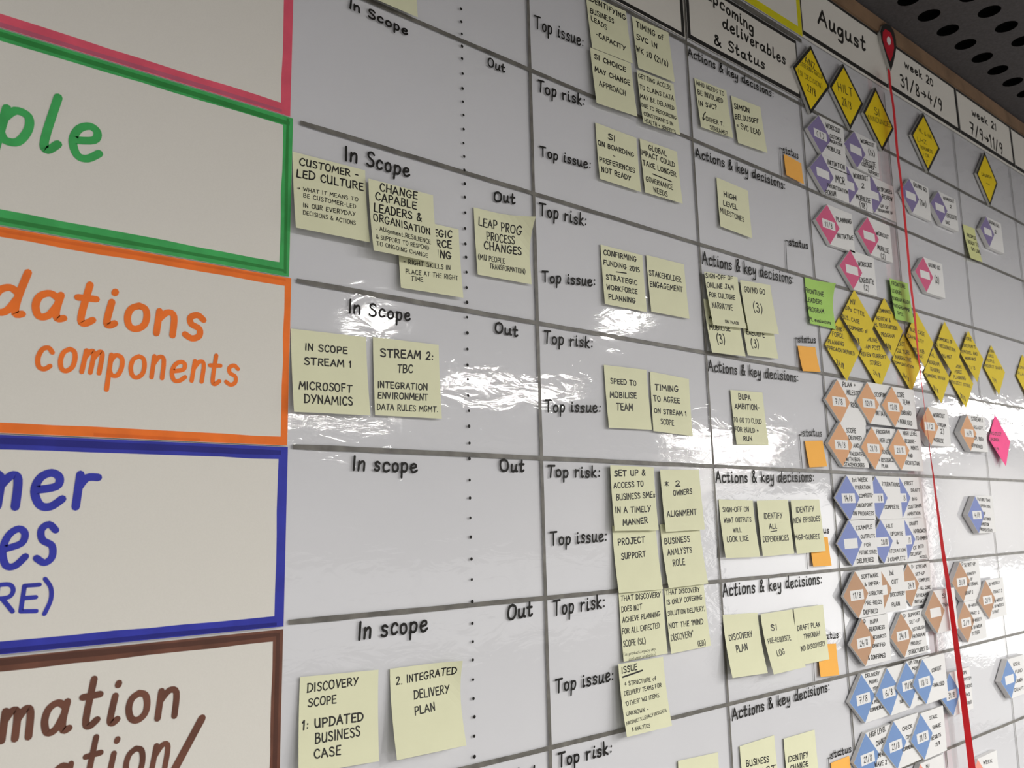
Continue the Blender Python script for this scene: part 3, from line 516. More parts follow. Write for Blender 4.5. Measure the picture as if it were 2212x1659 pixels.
CARDS = [
 ('purple',1239.8,2269.6,8.0,2.2,'(1)','purple diamond card with (1) in its white label,topmost of the purple cards',[('WORKOUT',1260.5,2253.7,1307.9,2256.0,8.5,0.15),('CUSTOMER',1270.3,2238.4,1307.6,2240.2,6.7,0.15),('MIGRATION',1269.8,2229.2,1309.8,2232.1,5.6,0.15),('MOBILISE',1257.2,2213.9,1301.3,2215.1,7.3,0.15)]),
 ('purple',1356.8,2275.4,8.0,2.2,'','purple diamond card reading WORKOUT EXECUTE just below the SI ANNOUNCED board',[('WORKOUT',1377.7,2259.8,1427.8,2264.5,7.1,0.15),('(1x)',1403.0,2244.5,1425.3,2245.0,10.7,0.1),('EXECUTE',1381.2,2221.1,1424.8,2225.0,8.9,0.15),('CUSTOMER',1372.9,2215.0,1418.2,2217.6,5.8,0.15),('SUPPORT',1394.3,2207.4,1433.6,2208.6,5.9,0.15)]),
 ('purple',1237.6,2199.9,8.0,2.2,'','purple diamond card reading INITIATION MCR',[('INITIATION',1255.6,2185.6,1311.1,2190.3,8.3,0.15),('_',1261.7,2182.7,1311.1,2184.4,2.2,0.6),('MCR',1277.5,2158.7,1306.5,2161.8,12.1,0.1),('PRIORITISATION',1248.3,2143.5,1314.6,2146.8,6.3,0.15),('FORUM',1240.5,2128.2,1273.3,2132.5,8.1,0.15)]),
 ('purple',1323.9,2202.3,5.6,2.2,'','purple diamond card reading WORKOUT 2 MOBILISE,its left half covered',[('WORKOUT',1344.0,2185.2,1395.1,2192.2,8.2,0.15),('2',1369.0,2172.4,1378.5,2174.2,8.3,0.15),('MOBILISE',1347.1,2146.6,1396.5,2150.2,8.6,0.15),('(18)',1356.8,2133.8,1382.5,2135.4,10.2,0.1)]),
 ('purple',1413.9,2206.2,4.0,2.2,'','purple diamond card with its left half covered,nearest left of the ribbon',[('RESPONSES',1430.9,2183.7,1485.7,2189.7,7.1,0.15),('REVIEW',1446.1,2172.7,1485.1,2175.2,7.8,0.15),('UX OF',1435.9,2152.8,1466.7,2154.9,5.9,0.15),('PROGRAMME OF',1425.4,2142.0,1481.0,2148.5,5.4,0.15)]),
 ('purple',1554.8,2237.5,8.0,2.2,'','purple diamond card reading GO/NO GO (1x) touching the right side of the ribbon',[('GO/NO GO',1570.3,2225.5,1625.7,2226.6,7.8,0.15),('(1x)',1591.0,2192.3,1617.1,2193.6,11.4,0.1)]),
 ('purple',1673.9,2240.7,10.0,2.2,'','purple diamond card reading WORKOUT 2 EXECUTE,second right of the ribbon',[('WORKOUT',1694.6,2227.2,1746.8,2232.1,6.1,0.15),('2',1721.0,2215.3,1730.9,2217.0,6.9,0.15),('EXECUTE',1702.0,2191.5,1748.9,2195.8,8.2,0.15),('SVC',1693.0,2175.9,1710.6,2177.3,6.5,0.15)]),
 ('purple',1904.9,2239.0,10.0,2.2,'','purple diamond card farthest right of the purple cards',[('GO/NO GO',1917.2,2226.5,1970.7,2226.6,7.2,0.15),('2',1941.7,2208.1,1951.7,2210.0,7.5,0.15)]),
 ('rose',1242.0,2111.2,8.0,2.2,'11/8','rose pink diamond card dated 11/8 reading PLANNING INITIATIVE',[('PLANNING',1267.6,2086.9,1316.9,2093.1,7.7,0.15),('INITIATIVE',1265.8,2057.7,1318.9,2064.6,7.6,0.15)]),
 ('rose',1376.1,2119.4,8.0,2.2,'','rose pink diamond card reading WORKOUT MOBILISE (2)',[('WORKOUT',1402.1,2092.1,1446.9,2093.1,7.0,0.15),('MOBILISE',1402.3,2064.9,1443.5,2064.3,8.6,0.15),('(2)',1411.1,2050.4,1428.1,2050.9,9.2,0.1)]),
 ('rose',1305.0,2044.9,8.0,2.2,'','rose pink diamond card reading WORKOUT EXECUTE (2)',[('WORKOUT',1327.9,2020.4,1375.7,2026.0,7.8,0.15),('EXECUTE',1327.9,1992.0,1376.3,1996.1,8.1,0.15),('(2)',1340.5,1980.2,1356.3,1980.2,9.2,0.1)]),
 ('rose',1575.2,2083.6,10.0,2.2,'','rose pink diamond card right of the ribbon reading GO/NO GO (2)',[('GO/NO GO',1594.9,2068.1,1643.6,2069.3,7.6,0.15),('(2)',1615.6,2040.2,1633.3,2040.8,12.2,0.1)]),
 ('peach',1228.5,1814.3,7.0,2.2,'7/8','peach diamond card dated 7/8 reading PLAN + MILESTONE',[('PLAN +',1243.7,1804.1,1283.3,1806.6,7.0,0.15),('MILESTONE',1254.6,1791.6,1305.5,1794.0,7.4,0.15),('REQTS',1264.1,1772.3,1293.5,1773.6,7.4,0.15)]),
 ('peach',1316.4,1817.6,10.5,7.2,'12/8','peach diamond card dated 12/8 reading SCOPING INITIATED',[('SCOPING',1337.4,1794.9,1379.6,1797.0,6.6,0.15),('INITIATED',1335.6,1763.7,1379.3,1763.8,7.2,0.15)]),
 ('peach',1392.6,1816.4,14.0,10.7,'12/8','peach diamond card dated 12/8 reading CORE TEAM ONBOARD + MOBILISED',[('CORE',1409.0,1799.7,1434.5,1800.7,7.5,0.15),('TEAM',1426.6,1788.3,1452.3,1788.6,7.5,0.15),('ONBOARD',1417.5,1769.2,1453.9,1770.1,7.4,0.15),('+ MOBILISED',1401.9,1753.6,1453.5,1752.5,7.8,0.15)]),
 ('peach',1520.9,1790.4,14.0,2.2,'1/2','peach diamond card crossed by the thin lower part of the red ribbon',[('WORKOUT',1539.1,1773.2,1585.4,1774.0,6.8,0.15),('STREAM',1551.8,1757.3,1586.0,1756.0,6.5,0.15),('2)',1561.8,1744.4,1575.9,1743.6,7.8,0.15),('MOBILISE',1531.1,1727.9,1569.6,1727.0,7.1,0.15)]),
 ('peach',1223.2,1745.1,8.0,2.2,'14/8','peach diamond card dated 14/8 reading SCOPE DEFINED AND VALIDATED',[('SCOPE',1241.1,1730.0,1269.9,1730.1,7.2,0.15),('DEFINED',1246.3,1718.6,1286.5,1719.6,6.2,0.15),('AND',1258.7,1706.7,1276.1,1707.3,5.7,0.15),('VALIDATED',1244.9,1693.9,1290.3,1693.6,5.8,0.15),('WITH BDS',1232.6,1684.3,1275.9,1685.1,5.7,0.15),('STAKEHOLDERS',1226.1,1676.3,1287.3,1676.5,5.5,0.15)]),
 ('peach',1316.9,1742.7,11.0,8.2,'21/8','peach diamond card dated 21/8 reading PROGRAM RESOURCE PLAN',[('PROGRAM',1331.4,1732.1,1376.1,1733.9,6.1,0.15),('HIGH LEVEL',1339.5,1718.3,1382.4,1719.0,6.5,0.15),('SCHEDULE',1343.8,1699.6,1378.6,1699.5,6.1,0.15),('+ RESOURCE',1330.5,1685.6,1381.2,1687.0,6.4,0.15),('PLAN',1338.4,1676.2,1359.2,1676.7,5.4,0.15)]),
 ('peach',1400.4,1743.1,14.0,11.2,'21/8','peach diamond card dated 21/8 reading HIGH LEVEL REQUIREMENTS',[('HIGH LEVEL',1416.3,1734.1,1467.9,1735.2,6.7,0.15),('REQUIRE-',1420.9,1720.7,1459.5,1721.4,6.3,0.15),('MENTS',1440.9,1709.9,1466.8,1709.9,6.3,0.15),('AND',1427.5,1696.3,1443.4,1696.3,5.7,0.15),('ARCHITECTURE',1414.4,1683.4,1466.6,1683.3,6.2,0.15)]),
 ('peach',1686.4,1786.9,13.0,2.2,'4/9','peach diamond card farthest right,next to the hot pink diamond note',[('STREAM 1',1703.7,1776.9,1755.1,1777.1,7.2,0.15),('READY,',1710.3,1761.2,1755.0,1761.4,6.0,0.15),('CPL IDEA',1705.7,1738.8,1749.0,1739.0,6.9,0.15),('APPROVED',1690.3,1725.1,1740.8,1723.7,6.4,0.15)]),
 ('blue',1228.6,1661.9,9.0,6.4,'14/8','violet blue diamond card dated 14/8 reading 1st WEEK ITERATION',[('1st WEEK',1243.7,1651.9,1291.1,1653.0,6.1,0.15),('ITERATION',1251.5,1640.5,1297.4,1641.2,5.3,0.15),('COMPLETE-',1261.8,1626.8,1304.5,1628.8,5.7,0.15),('CHECKPOINT',1250.3,1612.2,1300.8,1613.3,5.3,0.15),('ON PROGRESS',1237.6,1599.8,1302.6,1599.5,5.6,0.15)]),
 ('blue',1323.9,1662.3,6.2,4.2,'  1/8','violet blue diamond card reading ITERATIONS COMPLETE,its left half covered',[('ITERATIONS',1344.0,1647.2,1402.9,1646.4,6.0,0.15),('COMPLETE',1344.6,1609.4,1393.4,1609.4,5.9,0.15)]),
 ('blue',1408.4,1663.1,4.0,2.2,'   8','violet blue diamond card reading FIRST DRAFT,its left half covered',[('FIRST',1426.6,1648.8,1456.6,1650.2,6.2,0.15),('DRAFT',1446.5,1637.8,1479.1,1638.4,5.2,0.15),('BIG',1447.7,1623.1,1465.0,1623.4,5.2,0.15),('CUSTOMER',1430.0,1609.0,1480.0,1611.8,5.2,0.15),('AMBITION',1425.5,1597.7,1472.8,1598.7,5.1,0.15)]),
 ('blue',1224.2,1592.7,9.0,6.4,'','violet blue diamond card with blank label reading EXAMPLE OUTPUTS',[('EXAMPLE',1243.4,1577.0,1292.6,1578.7,5.9,0.15),('OUTPUTS',1255.4,1564.1,1299.3,1564.2,5.2,0.15),('FOR',1263.9,1551.2,1283.0,1551.0,5.0,0.15),('FUTURE STATE',1246.7,1539.7,1300.3,1538.9,5.5,0.15),('DELIVERED',1237.5,1526.7,1289.7,1527.1,6.3,0.15)]),
 ('blue',1328.0,1592.0,6.2,4.2,' 28/8','violet blue diamond card dated 28/8 reading HILT UPDATE',[('HILT',1344.5,1578.1,1366.2,1578.2,5.8,0.15),('UPDATE',1356.7,1565.1,1397.9,1565.5,5.9,0.15),('&',1373.9,1551.7,1379.9,1551.6,5.9,0.15),('ITERATION',1348.5,1538.0,1401.6,1538.8,5.2,0.15),('3 COMPLETE',1338.2,1524.9,1398.8,1525.0,5.7,0.15)]),
 ('blue',1411.6,1592.6,4.0,2.2,'   /8','violet blue diamond card reading DRAFT APPROACH,nearest left of the ribbon',[('DRAFT',1429.4,1580.9,1459.4,1581.8,5.5,0.15),('APPROACH',1441.4,1567.8,1487.0,1568.3,6.1,0.15),('TO EMBED',1447.4,1555.8,1489.8,1556.1,5.5,0.15),('CX INTO',1434.5,1540.0,1472.6,1542.7,5.4,0.15),('DELIVERY',1423.1,1530.3,1462.5,1531.1,5.0,0.15),('MODEL',1454.6,1524.6,1481.9,1525.4,4.1,0.15)]),
 ('blue',1684.1,1631.5,12.0,2.2,'4/8','violet blue diamond card alone right of the ribbon',[('FUTURE TIME',1693.7,1623.0,1750.7,1620.2,5.1,0.15),('OPERATION',1703.6,1610.8,1747.5,1608.3,4.6,0.15),('OF',1714.4,1596.3,1722.4,1596.2,4.6,0.15),('CUSTOMER',1708.9,1585.9,1743.6,1584.3,5.1,0.15),('AMBITION',1698.3,1576.1,1732.7,1574.4,5.5,0.15),('FINISHED STATE',1688.0,1567.0,1745.7,1562.4,5.4,0.15)]),
 ('tan',1225.6,1515.5,11.0,7.0,'11/8','tan diamond card dated 11/8 reading SOFTWARE INFRASTRUCTURE',[('SOFTWARE',1242.7,1503.4,1295.2,1503.1,5.8,0.15),('& INFRA-',1250.4,1491.5,1297.6,1491.2,5.4,0.15),('STRUCTURE',1261.2,1476.6,1304.2,1476.4,5.4,0.15),('PRE-REQS',1246.3,1463.2,1298.6,1461.9,5.7,0.15),('DEFINED',1240.5,1450.2,1283.4,1449.3,6.2,0.15)]),
 ('tan',1308.1,1516.6,6.8,4.0,'','tan diamond card reading 2nd CUT DISCOVERY PLAN,its left half covered',[('2nd',1338.4,1502.9,1352.1,1503.5,7.0,0.15),('CUT',1344.4,1488.7,1365.1,1489.3,6.0,0.15),('DISCOVERY',1335.8,1469.4,1384.0,1469.3,6.0,0.15),('PLAN',1337.7,1454.2,1363.9,1453.6,6.0,0.15)]),
 ('tan',1409.8,1518.1,3.8,2.2,' 24/8','tan diamond card dated 24/8 reading STREAM SET-UP COMPLETE',[('D',1422.1,1509.7,1427.3,1509.7,5.0,0.15),('STREAM',1436.5,1508.6,1475.3,1509.1,5.4,0.15),('SET-UP',1433.0,1496.7,1467.2,1497.2,5.0,0.15),('COMPLETE',1443.4,1486.4,1483.2,1485.5,5.0,0.15),('- ALL CORE',1439.6,1473.6,1482.5,1472.7,5.0,0.15),('STREAMS',1428.8,1462.3,1471.2,1461.3,4.9,0.15),('INITIATED',1421.6,1452.8,1466.7,1450.4,5.3,0.15)]),
 ('tan',1233.5,1444.8,11.0,7.0,'24/8','tan diamond card dated 24/8 reading READINESS RESOURCES IDENTIFIED & CONFIRMED',[('D',1238.2,1437.4,1243.5,1437.3,5.1,0.15),('BUPA',1257.2,1434.4,1281.6,1434.9,5.3,0.15),('READINESS',1252.6,1423.9,1299.8,1423.5,5.6,0.15),('RESOURCES',1261.9,1411.3,1302.0,1410.8,4.8,0.15),('IDENTIFIED',1257.9,1399.2,1296.8,1398.1,4.8,0.15),('& CONFIRMED',1242.3,1382.8,1295.1,1381.1,6.0,0.15)]),
 ('tan',1362.2,1442.4,8.0,2.2,'24/8','tan diamond card dated 24/8 reading SUPPORT SET-UP ESTABLISH PROGRAM',[('D',1370.3,1433.9,1376.3,1433.9,5.0,0.15),('SUPPORT',1386.2,1433.3,1426.5,1434.6,5.1,0.15),('SET-UP',1388.1,1422.9,1424.0,1423.0,4.7,0.15),('ESTABLISH',1396.6,1410.5,1438.1,1410.9,4.7,0.15),('PROGRAM/',1394.2,1399.2,1439.8,1399.3,5.1,0.15),('PROJECT',1386.0,1388.9,1422.6,1387.9,5.0,0.15),('STRUCTURES IS',1375.9,1375.7,1443.8,1376.2,5.9,0.15)]),
 ('tan',1471.4,1470.2,14.0,8.5,'','tan diamond card with blank label tucked behind the left edge of the ribbon',[('SI',1501.3,1456.0,1515.9,1455.9,6.4,0.15),('TEAM',1499.1,1441.9,1528.5,1441.7,5.4,0.15)]),
 ('tan',1591.1,1513.2,11.0,2.2,'31/8','tan diamond card dated 31/8,upper one touching the right side of the ribbon',[('D',1598.0,1506.7,1604.1,1506.9,5.1,0.15),('SI SET-UP',1608.1,1503.4,1655.9,1504.3,5.8,0.15),('IDENTIFY',1616.4,1487.4,1651.8,1488.6,4.7,0.15),('OF',1627.7,1478.4,1636.5,1478.4,4.3,0.15),('INTERNAL',1612.8,1468.4,1658.1,1469.2,5.3,0.15),('GROUP 2',1598.2,1454.4,1631.7,1455.2,5.2,0.15)]),
 ('tan',1591.6,1442.8,11.0,2.2,'2/9','tan diamond card lower one touching the right side of the ribbon',[('BI-WEEKLY',1608.4,1432.1,1653.6,1432.8,4.6,0.15),('PART 2',1613.4,1417.9,1648.2,1417.6,5.2,0.15),('BI-WEEKLY',1617.5,1405.2,1655.2,1405.6,5.2,0.15),('& BI-WEEK',1609.4,1393.2,1654.7,1394.2,5.2,0.15),('STEER',1609.3,1383.1,1641.7,1383.5,5.2,0.15)]),
 ('tan',1682.0,1475.6,15.0,11.5,'2/9','tan diamond card farthest right of the tan cards',[('BI-WEEKLY',1694.9,1465.0,1743.5,1465.8,4.8,0.15),('PART 2',1711.8,1449.5,1751.2,1449.5,5.5,0.15),('BI-WEEKLY',1711.2,1432.9,1751.1,1434.9,5.4,0.15),('& BI-WEEKS',1699.3,1423.7,1750.9,1424.6,4.8,0.15),('START',1696.5,1413.9,1726.0,1414.1,4.8,0.15)]),
 ('sky',1223.9,1364.4,8.0,2.2,'7/8','sky blue diamond card dated 7/8 reading DELIVERY MODEL',[('DELIVERY',1234.8,1357.8,1277.1,1356.7,5.1,0.15),('MODEL',1245.1,1347.1,1270.9,1347.2,4.6,0.15),('STEERING',1253.8,1336.6,1282.2,1335.1,4.7,0.15),('HC',1255.9,1328.7,1265.6,1328.2,4.3,0.15),('& PRIORITY',1246.9,1318.1,1285.2,1317.0,4.3,0.15),('COMMENCED',1239.7,1307.4,1285.2,1307.8,5.1,0.15)]),
 ('sky',1295.7,1364.5,11.0,8.2,'6/8','sky blue diamond card dated 6/8,second of its row',[('DESIGN',1325.5,1321.1,1351.2,1319.5,4.1,0.15),('SUPPORT',1325.7,1308.0,1354.4,1307.1,4.4,0.15)]),
 ('sky',1352.9,1367.8,14.0,11.2,'11/8','sky blue diamond card dated 11/8 reading OPS STREAM,third of its row',[('OPS STREAM',1360.6,1362.3,1403.4,1360.9,4.9,0.15),('MENU',1370.5,1353.0,1393.3,1351.8,4.6,0.15),('&',1375.9,1317.2,1381.7,1316.6,3.5,0.15),('PROJ',1379.2,1304.7,1399.2,1303.8,4.9,0.15)]),
 ('sky',1401.3,1366.6,17.0,14.2,'18/8','sky blue diamond card dated 18/8 reading CONTEXT FINALISED',[('CONTEXT',1430.1,1342.4,1464.4,1342.8,5.6,0.15),('FINALISED',1428.1,1319.2,1469.4,1317.8,5.5,0.15)]),
 ('sky',1503.1,1331.9,12.0,8.0,'31/8','sky blue diamond card dated 31/8,crossed by the red ribbon',[('OPS',1555.1,1322.9,1568.6,1322.5,5.1,0.15),('SYSTEM',1555.5,1312.3,1585.7,1311.5,4.4,0.15),('THEIRS',1556.6,1299.0,1585.5,1298.9,5.1,0.15),('W2',1558.1,1287.0,1572.9,1285.6,5.0,0.15),('AGREED',1555.9,1272.4,1577.0,1271.9,5.0,0.15)]),
 ('sky',1747.3,1325.6,12.0,2.2,'','sky blue diamond card with blank label near the right edge',[('USER',1771.8,1310.9,1802.4,1310.0,5.6,0.15),('FUND',1776.5,1296.6,1811.2,1296.5,5.5,0.15),('LAUNCH',1773.3,1280.0,1806.0,1279.8,5.5,0.15),('DRAFT',1763.6,1265.7,1807.3,1263.8,5.5,0.15)]),
 ('sky',1221.8,1280.8,8.0,2.2,'21/8','sky blue diamond card dated 21/8 reading HIGH LEVEL CHANGE',[('HIGH LEVEL',1231.7,1272.5,1281.2,1273.9,6.9,0.15),('CHANGE',1248.8,1257.2,1278.4,1259.2,6.9,0.15),('IMPACT',1250.8,1240.8,1274.9,1240.6,5.7,0.15),('WAVE 2',1239.9,1229.3,1274.9,1227.4,6.4,0.15)]),
 ('sky',1301.6,1285.3,11.0,8.2,'21/8','sky blue diamond card dated 21/8 reading CHECK,second of the lowest row',[('CHECK',1326.0,1266.6,1357.9,1267.1,5.5,0.15),('OPS',1335.4,1253.2,1355.1,1252.6,4.9,0.15),('COMMENCED',1320.1,1237.6,1365.8,1237.9,4.9,0.15)]),
 ('sky',1383.9,1284.4,14.0,11.2,'21/8','sky blue diamond card dated 21/8 reading SHARE RESULTS,third of the lowest row',[('STAKE',1412.4,1270.5,1439.4,1269.9,4.9,0.15),('SHARE',1419.1,1254.5,1448.6,1254.8,5.4,0.15),('RESULTS',1412.3,1238.9,1446.1,1240.1,5.1,0.15),('21/8',1424.4,1227.6,1439.4,1228.5,5.1,0.15)]),
 ('salmon',1581.8,1178.7,10.0,2.2,'','salmon diamond card at the bottom edge right of the ribbon',[('WEEK',1601.9,1166.2,1637.6,1163.3,5.4,0.15)]),
 ('salmon',1375.5,1209.2,10.0,2.2,'','salmon diamond card at the bottom edge left of the ribbon',[('NI',1394.1,1199.4,1404.4,1198.8,5.0,0.15)]),
]
HEADINGS = [
 ('In Scope',360.2,2112.9,428.1,2109.3,9.9,0.19),
 ('In Scope',357.7,1949.7,431.0,1951.6,14.9,0.15),
 ('In Scope',363.9,1798.1,431.7,1799.7,12.5,0.14),
 ('In scope',369.9,1649.8,439.9,1650.0,13.3,0.16),
 ('In scope',377.5,1499.2,451.0,1499.9,15.0,0.14),
 ('Out',535.4,2112.0,560.2,2112.2,10.6,0.17),
 ('Out',540.8,1951.7,571.1,1955.2,11.8,0.16),
 ('Out',539.1,1802.1,570.7,1801.7,11.2,0.16),
 ('Out',543.0,1653.0,575.4,1652.7,12.5,0.15),
 ('Out',549.2,1501.5,582.6,1502.5,14.0,0.14),
 ('Out',553.7,1341.6,583.5,1341.6,13.5,0.14),
 ('Top issue:',608.4,2187.5,689.9,2192.9,16.3,0.16),
 ('Top risk:',610.4,2105.7,688.2,2111.9,14.7,0.16),
 ('Top issue:',611.7,2024.7,694.5,2030.2,12.5,0.17),
 ('Top risk:',607.9,1950.6,683.6,1953.3,14.9,0.15),
 ('Top issue:',609.7,1870.5,695.3,1880.2,13.0,0.16),
 ('Top risk:',609.7,1799.0,686.7,1802.5,13.6,0.15),
 ('Top issue:',609.1,1720.8,695.8,1725.8,12.5,0.15),
 ('Top risk:',609.4,1648.4,690.6,1649.1,12.9,0.15),
 ('Top issue:',611.3,1574.4,698.1,1576.3,13.6,0.14),
 ('Top risk:',612.9,1500.3,691.1,1502.1,14.8,0.13),
 ('Top issue:',612.9,1420.9,700.5,1422.3,13.7,0.14),
 ('Top risk:',614.1,1346.5,693.5,1346.1,13.1,0.14),
 ('Actions & key decisions:',902.1,2258.5,1115.7,2263.5,13.3,0.16),
 ('Actions & key decisions:',906.0,2104.7,1129.0,2111.3,14.5,0.13),
 ('Actions & key decisions:',906.5,1948.1,1131.8,1956.1,17.2,0.12),
 ('Actions & key decisions:',905.6,1796.6,1124.0,1801.7,14.6,0.12),
 ('Actions & key decisions:',907.6,1646.0,1145.5,1651.2,15.0,0.12),
 ('Actions & key decisions:',908.3,1499.0,1144.5,1501.1,15.2,0.12),
 ('Actions & key decisions:',912.0,1346.4,1142.8,1350.5,13.4,0.14),
 ('status',1130.0,2173.7,1175.0,2175.8,11.8,0.15),
 ('status',1127.4,2018.3,1181.7,2023.7,11.5,0.14),
 ('status',1132.1,1864.4,1181.8,1868.9,11.0,0.14),
 ('status',1123.5,1718.7,1177.7,1721.4,10.8,0.12),
 ('status',1123.6,1575.4,1175.9,1574.2,9.7,0.13),
 ('status',1128.4,1423.1,1177.9,1420.9,9.5,0.13),
 ('status',1132.6,1260.0,1187.8,1259.7,9.3,0.15),
]
BRACKETS = [(1122.7, 2180.1, 1121.3, 2129.0), (1119.1, 2025.1, 1116.5, 1973.8), (1126.0, 1870.3, 1123.3, 1824.9), (1115.8, 1720.5, 1116.7, 1669.9), (1111.7, 1577.7, 1109.7, 1524.4), (1108.7, 1424.5, 1106.1, 1368.6), (1126.2, 1261.9, 1124.1, 1233.4)]
SHEET_TEXT = {'green': [('ple', 69.5, 1887.6, 140.5, 1888.8, 44.0, 0.17)], 'orange': [('dations', 76.5, 1757.4, 227.1, 1755.8, 32.4, 0.15), ('components', 107.4, 1718.0, 258.4, 1719.0, 27.9, 0.17)], 'blue': [('mer', 78.2, 1618.9, 154.4, 1616.0, 38.4, 0.2), ('es', 94.0, 1575.4, 129.3, 1576.7, 43.4, 0.17), ('RE)', 93.4, 1544.8, 129.9, 1544.1, 18.1, 0.2)], 'brown': [('mation', 103.3, 1459.8, 220.6, 1459.3, 33.5, 0.13), ('ation', 135.9, 1416.4, 214.5, 1419.9, 34.0, 0.13), ('/', 207.0, 1398.8, 238.1, 1411.9, 39.9, 0.13)], 'pink': []}
HEADER_TEXT = {'upc': [('Upcoming', 951.4, 2371.8, 1070.6, 2358.8, 18.0, 0.16), ('deliverables', 990.1, 2336.4, 1157.0, 2334.9, 18.2, 0.15), ('& Status', 966.2, 2301.1, 1094.5, 2305.4, 16.3, 0.16)], 'aug': [('August', 1274.9, 2457.2, 1438.1, 2463.0, 28.4, 0.11)], 'w20': [('week 20', 1598.6, 2487.4, 1724.7, 2486.9, 16.8, 0.13), ('31/8>4/9', 1572.3, 2438.5, 1755.9, 2441.3, 26.1, 0.09)], 'w21': [('week 21', 1913.5, 2482.5, 2047.1, 2484.2, 17.6, 0.13), ('7/9>11/9', 1894.3, 2433.2, 2069.7, 2431.4, 28.0, 0.09)]}
PIN_OUTLINE = [(1521.3, 2549.7), (1504.2, 2537.6), (1494.6, 2521.4), (1496.3, 2504.4), (1503.3, 2489.4), (1513.1, 2466.6), (1523.1, 2449.9), (1535.9, 2469.5), (1546.5, 2489.4), (1556.6, 2511.0), (1557.9, 2529.6), (1552.5, 2545.6), (1540.3, 2552.6)]
PIN_INNER = [(1517.1, 2536.4), (1505.2, 2525.5), (1501.2, 2508.1), (1507.2, 2492.6), (1516.3, 2476.6), (1524.3, 2469.8), (1537.1, 2487.7), (1546.7, 2507.3), (1546.4, 2523.4), (1538.9, 2536.7)]
PIN_DOT = [(1525.4, 2524.0), (1519.0, 2516.6), (1518.4, 2508.4), (1524.9, 2504.2), (1532.6, 2509.2), (1535.5, 2517.5), (1532.7, 2523.6)]
RIBBON = [(1487.6, 2434.6), (1486.5, 2401.0), (1491.1, 2350.7), (1487.9, 2270.7), (1490.4, 2202.8), (1490.3, 2114.6), (1487.6, 2015.4), (1490.3, 1965.5), (1488.9, 1903.7), (1489.6, 1857.2), (1492.6, 1776.4), (1495.4, 1729.6), (1496.3, 1693.6), (1499.0, 1666.1), (1500.2, 1634.6), (1503.1, 1590.5), (1506.3, 1534.9), (1512.9, 1475.7), (1518.3, 1397.0), (1525.1, 1292.8), (1530.2, 1195.2), (1534.1, 1101.7)]

FILM = 2.0

# ------------------------------------------------------------------ the setting
mb = MB(); mb.box((-4, 0.02, 0), (14, 0.14, 2.9)); structure(mb.build('wall_back', M['wall']))
mb = MB(); mb.box((-4, -8.0, -0.1), (14, 0.14, 0)); structure(mb.build('floor', M['floor']))
mb = MB(); mb.box((-4.12, -8.0, 0), (-4, 0.14, 2.9)); structure(mb.build('wall_left', M['wall']))

# ceiling: perforated dark tiles near the board, plain further off
R_H, PX, PY = 0.0205, 0.0825, 0.0785
mb = MB(); tubes = MB()
def cell(cx, cy):
    n = 16
    ring = [(cx+R_H*math.cos(2*math.pi*i/n), cy+R_H*math.sin(2*math.pi*i/n), CEIL) for i in range(n)]
    up_ = [(x, y, CEIL+0.012) for x, y, z in ring]
    sq = []
    for i in range(n):
        c, s_ = math.cos(2*math.pi*i/n), math.sin(2*math.pi*i/n)
        m_ = max(abs(c), abs(s_))
        sq.append((cx + PX/2*c/m_, cy + PY/2*s_/m_, CEIL))
    mb.add(ring + sq, [(i, n+i, n+(i+1) % n, (i+1) % n) for i in range(n)])
    tubes.add(ring + up_, [(i, (i+1) % n, n+(i+1) % n, n+i) for i in range(n)])
HX0, HY0, NX, NY = 0.0175, -0.065, 46, 12
for i in range(NX):
    for j in range(NY):
        cell(HX0 + PX*i, HY0 - PY*j)
xa, xb = HX0 - PX/2, HX0 + PX*(NX-0.5)
ya, yb = HY0 + PY/2, HY0 - PY*(NY-0.5)
for a, b, c, d in ((-4, -8, 14, yb), (-4, ya, 14, 0.14), (-4, yb, xa, ya), (xb, yb, 14, ya)):
    mb.add([(a, b, CEIL), (c, b, CEIL), (c, d, CEIL), (a, d, CEIL)], [(0, 3, 2, 1)])
ceil = structure(mb.build('ceiling', M['ceil']))
tubes.build('hole_lining', M['hole'], ceil)
mb = MB(); mb.box((-4, -8, CEIL+0.013), (14, 0.14, CEIL+0.1)); mb.build('hole_shade_backing', M['hole'], ceil)  # black slab painted as the darkness behind the holes

# opposite and far walls; glowing panels added to put bright reflections in the film
mb = MB()
mb.box((-4, -8.12, 0), (14, -8.0, 0.1)); mb.box((-4, -8.12, 1.1), (14, -8.0, 2.9))
mb.box((-4, -8.12, 0.1), (2.0, -8.0, 1.1)); mb.box((9.0, -8.12, 0.1), (14, -8.0, 1.1))
structure(mb.build('wall_opposite', M['wall']))
mb = MB(); mb.box((14, -8.12, 0), (14.12, 0.14, 2.9))
structure(mb.build('wall_right', M['wall']))
def glow_panel(name, quad, bars, s_):  # made-up glowing panel, shaped for the reflection it gives
    mb = MB(); mb.add(quad, [(0, 1, 2, 3)])
    w = structure(mb.build(name, emit('added_glow', (1.0, 0.98, 0.95), s_)))
    fb = MB()
    for a, b in bars:
        fb.box(a, b)
    fb.build('glow_panel_frame', M['metal'], w)
    return w
glow_panel('glow_panel_1', [(2.0, -8.02, .1), (9.0, -8.02, .1), (9.0, -8.02, 1.1), (2.0, -8.02, 1.1)],
       [((2.0+1.75*i-.03, -8.0, .1), (2.0+1.75*i+.03, -7.95, 1.1)) for i in range(5)], 1.3)
glow_panel('glow_panel_2', [(7.0, -4.7, .5), (7.0, -2.45, .5), (7.0, -2.45, 1.84), (7.0, -4.7, 1.84)],
       [((6.96, -4.73, 0), (7.04, -4.68, 1.87)), ((6.96, -2.47, 0), (7.04, -2.42, 1.87)), ((6.96, -4.73, 1.83), (7.04, -2.42, 1.87)), ((6.96, -4.73, 0), (7.04, -2.42, .5))], 3.3)
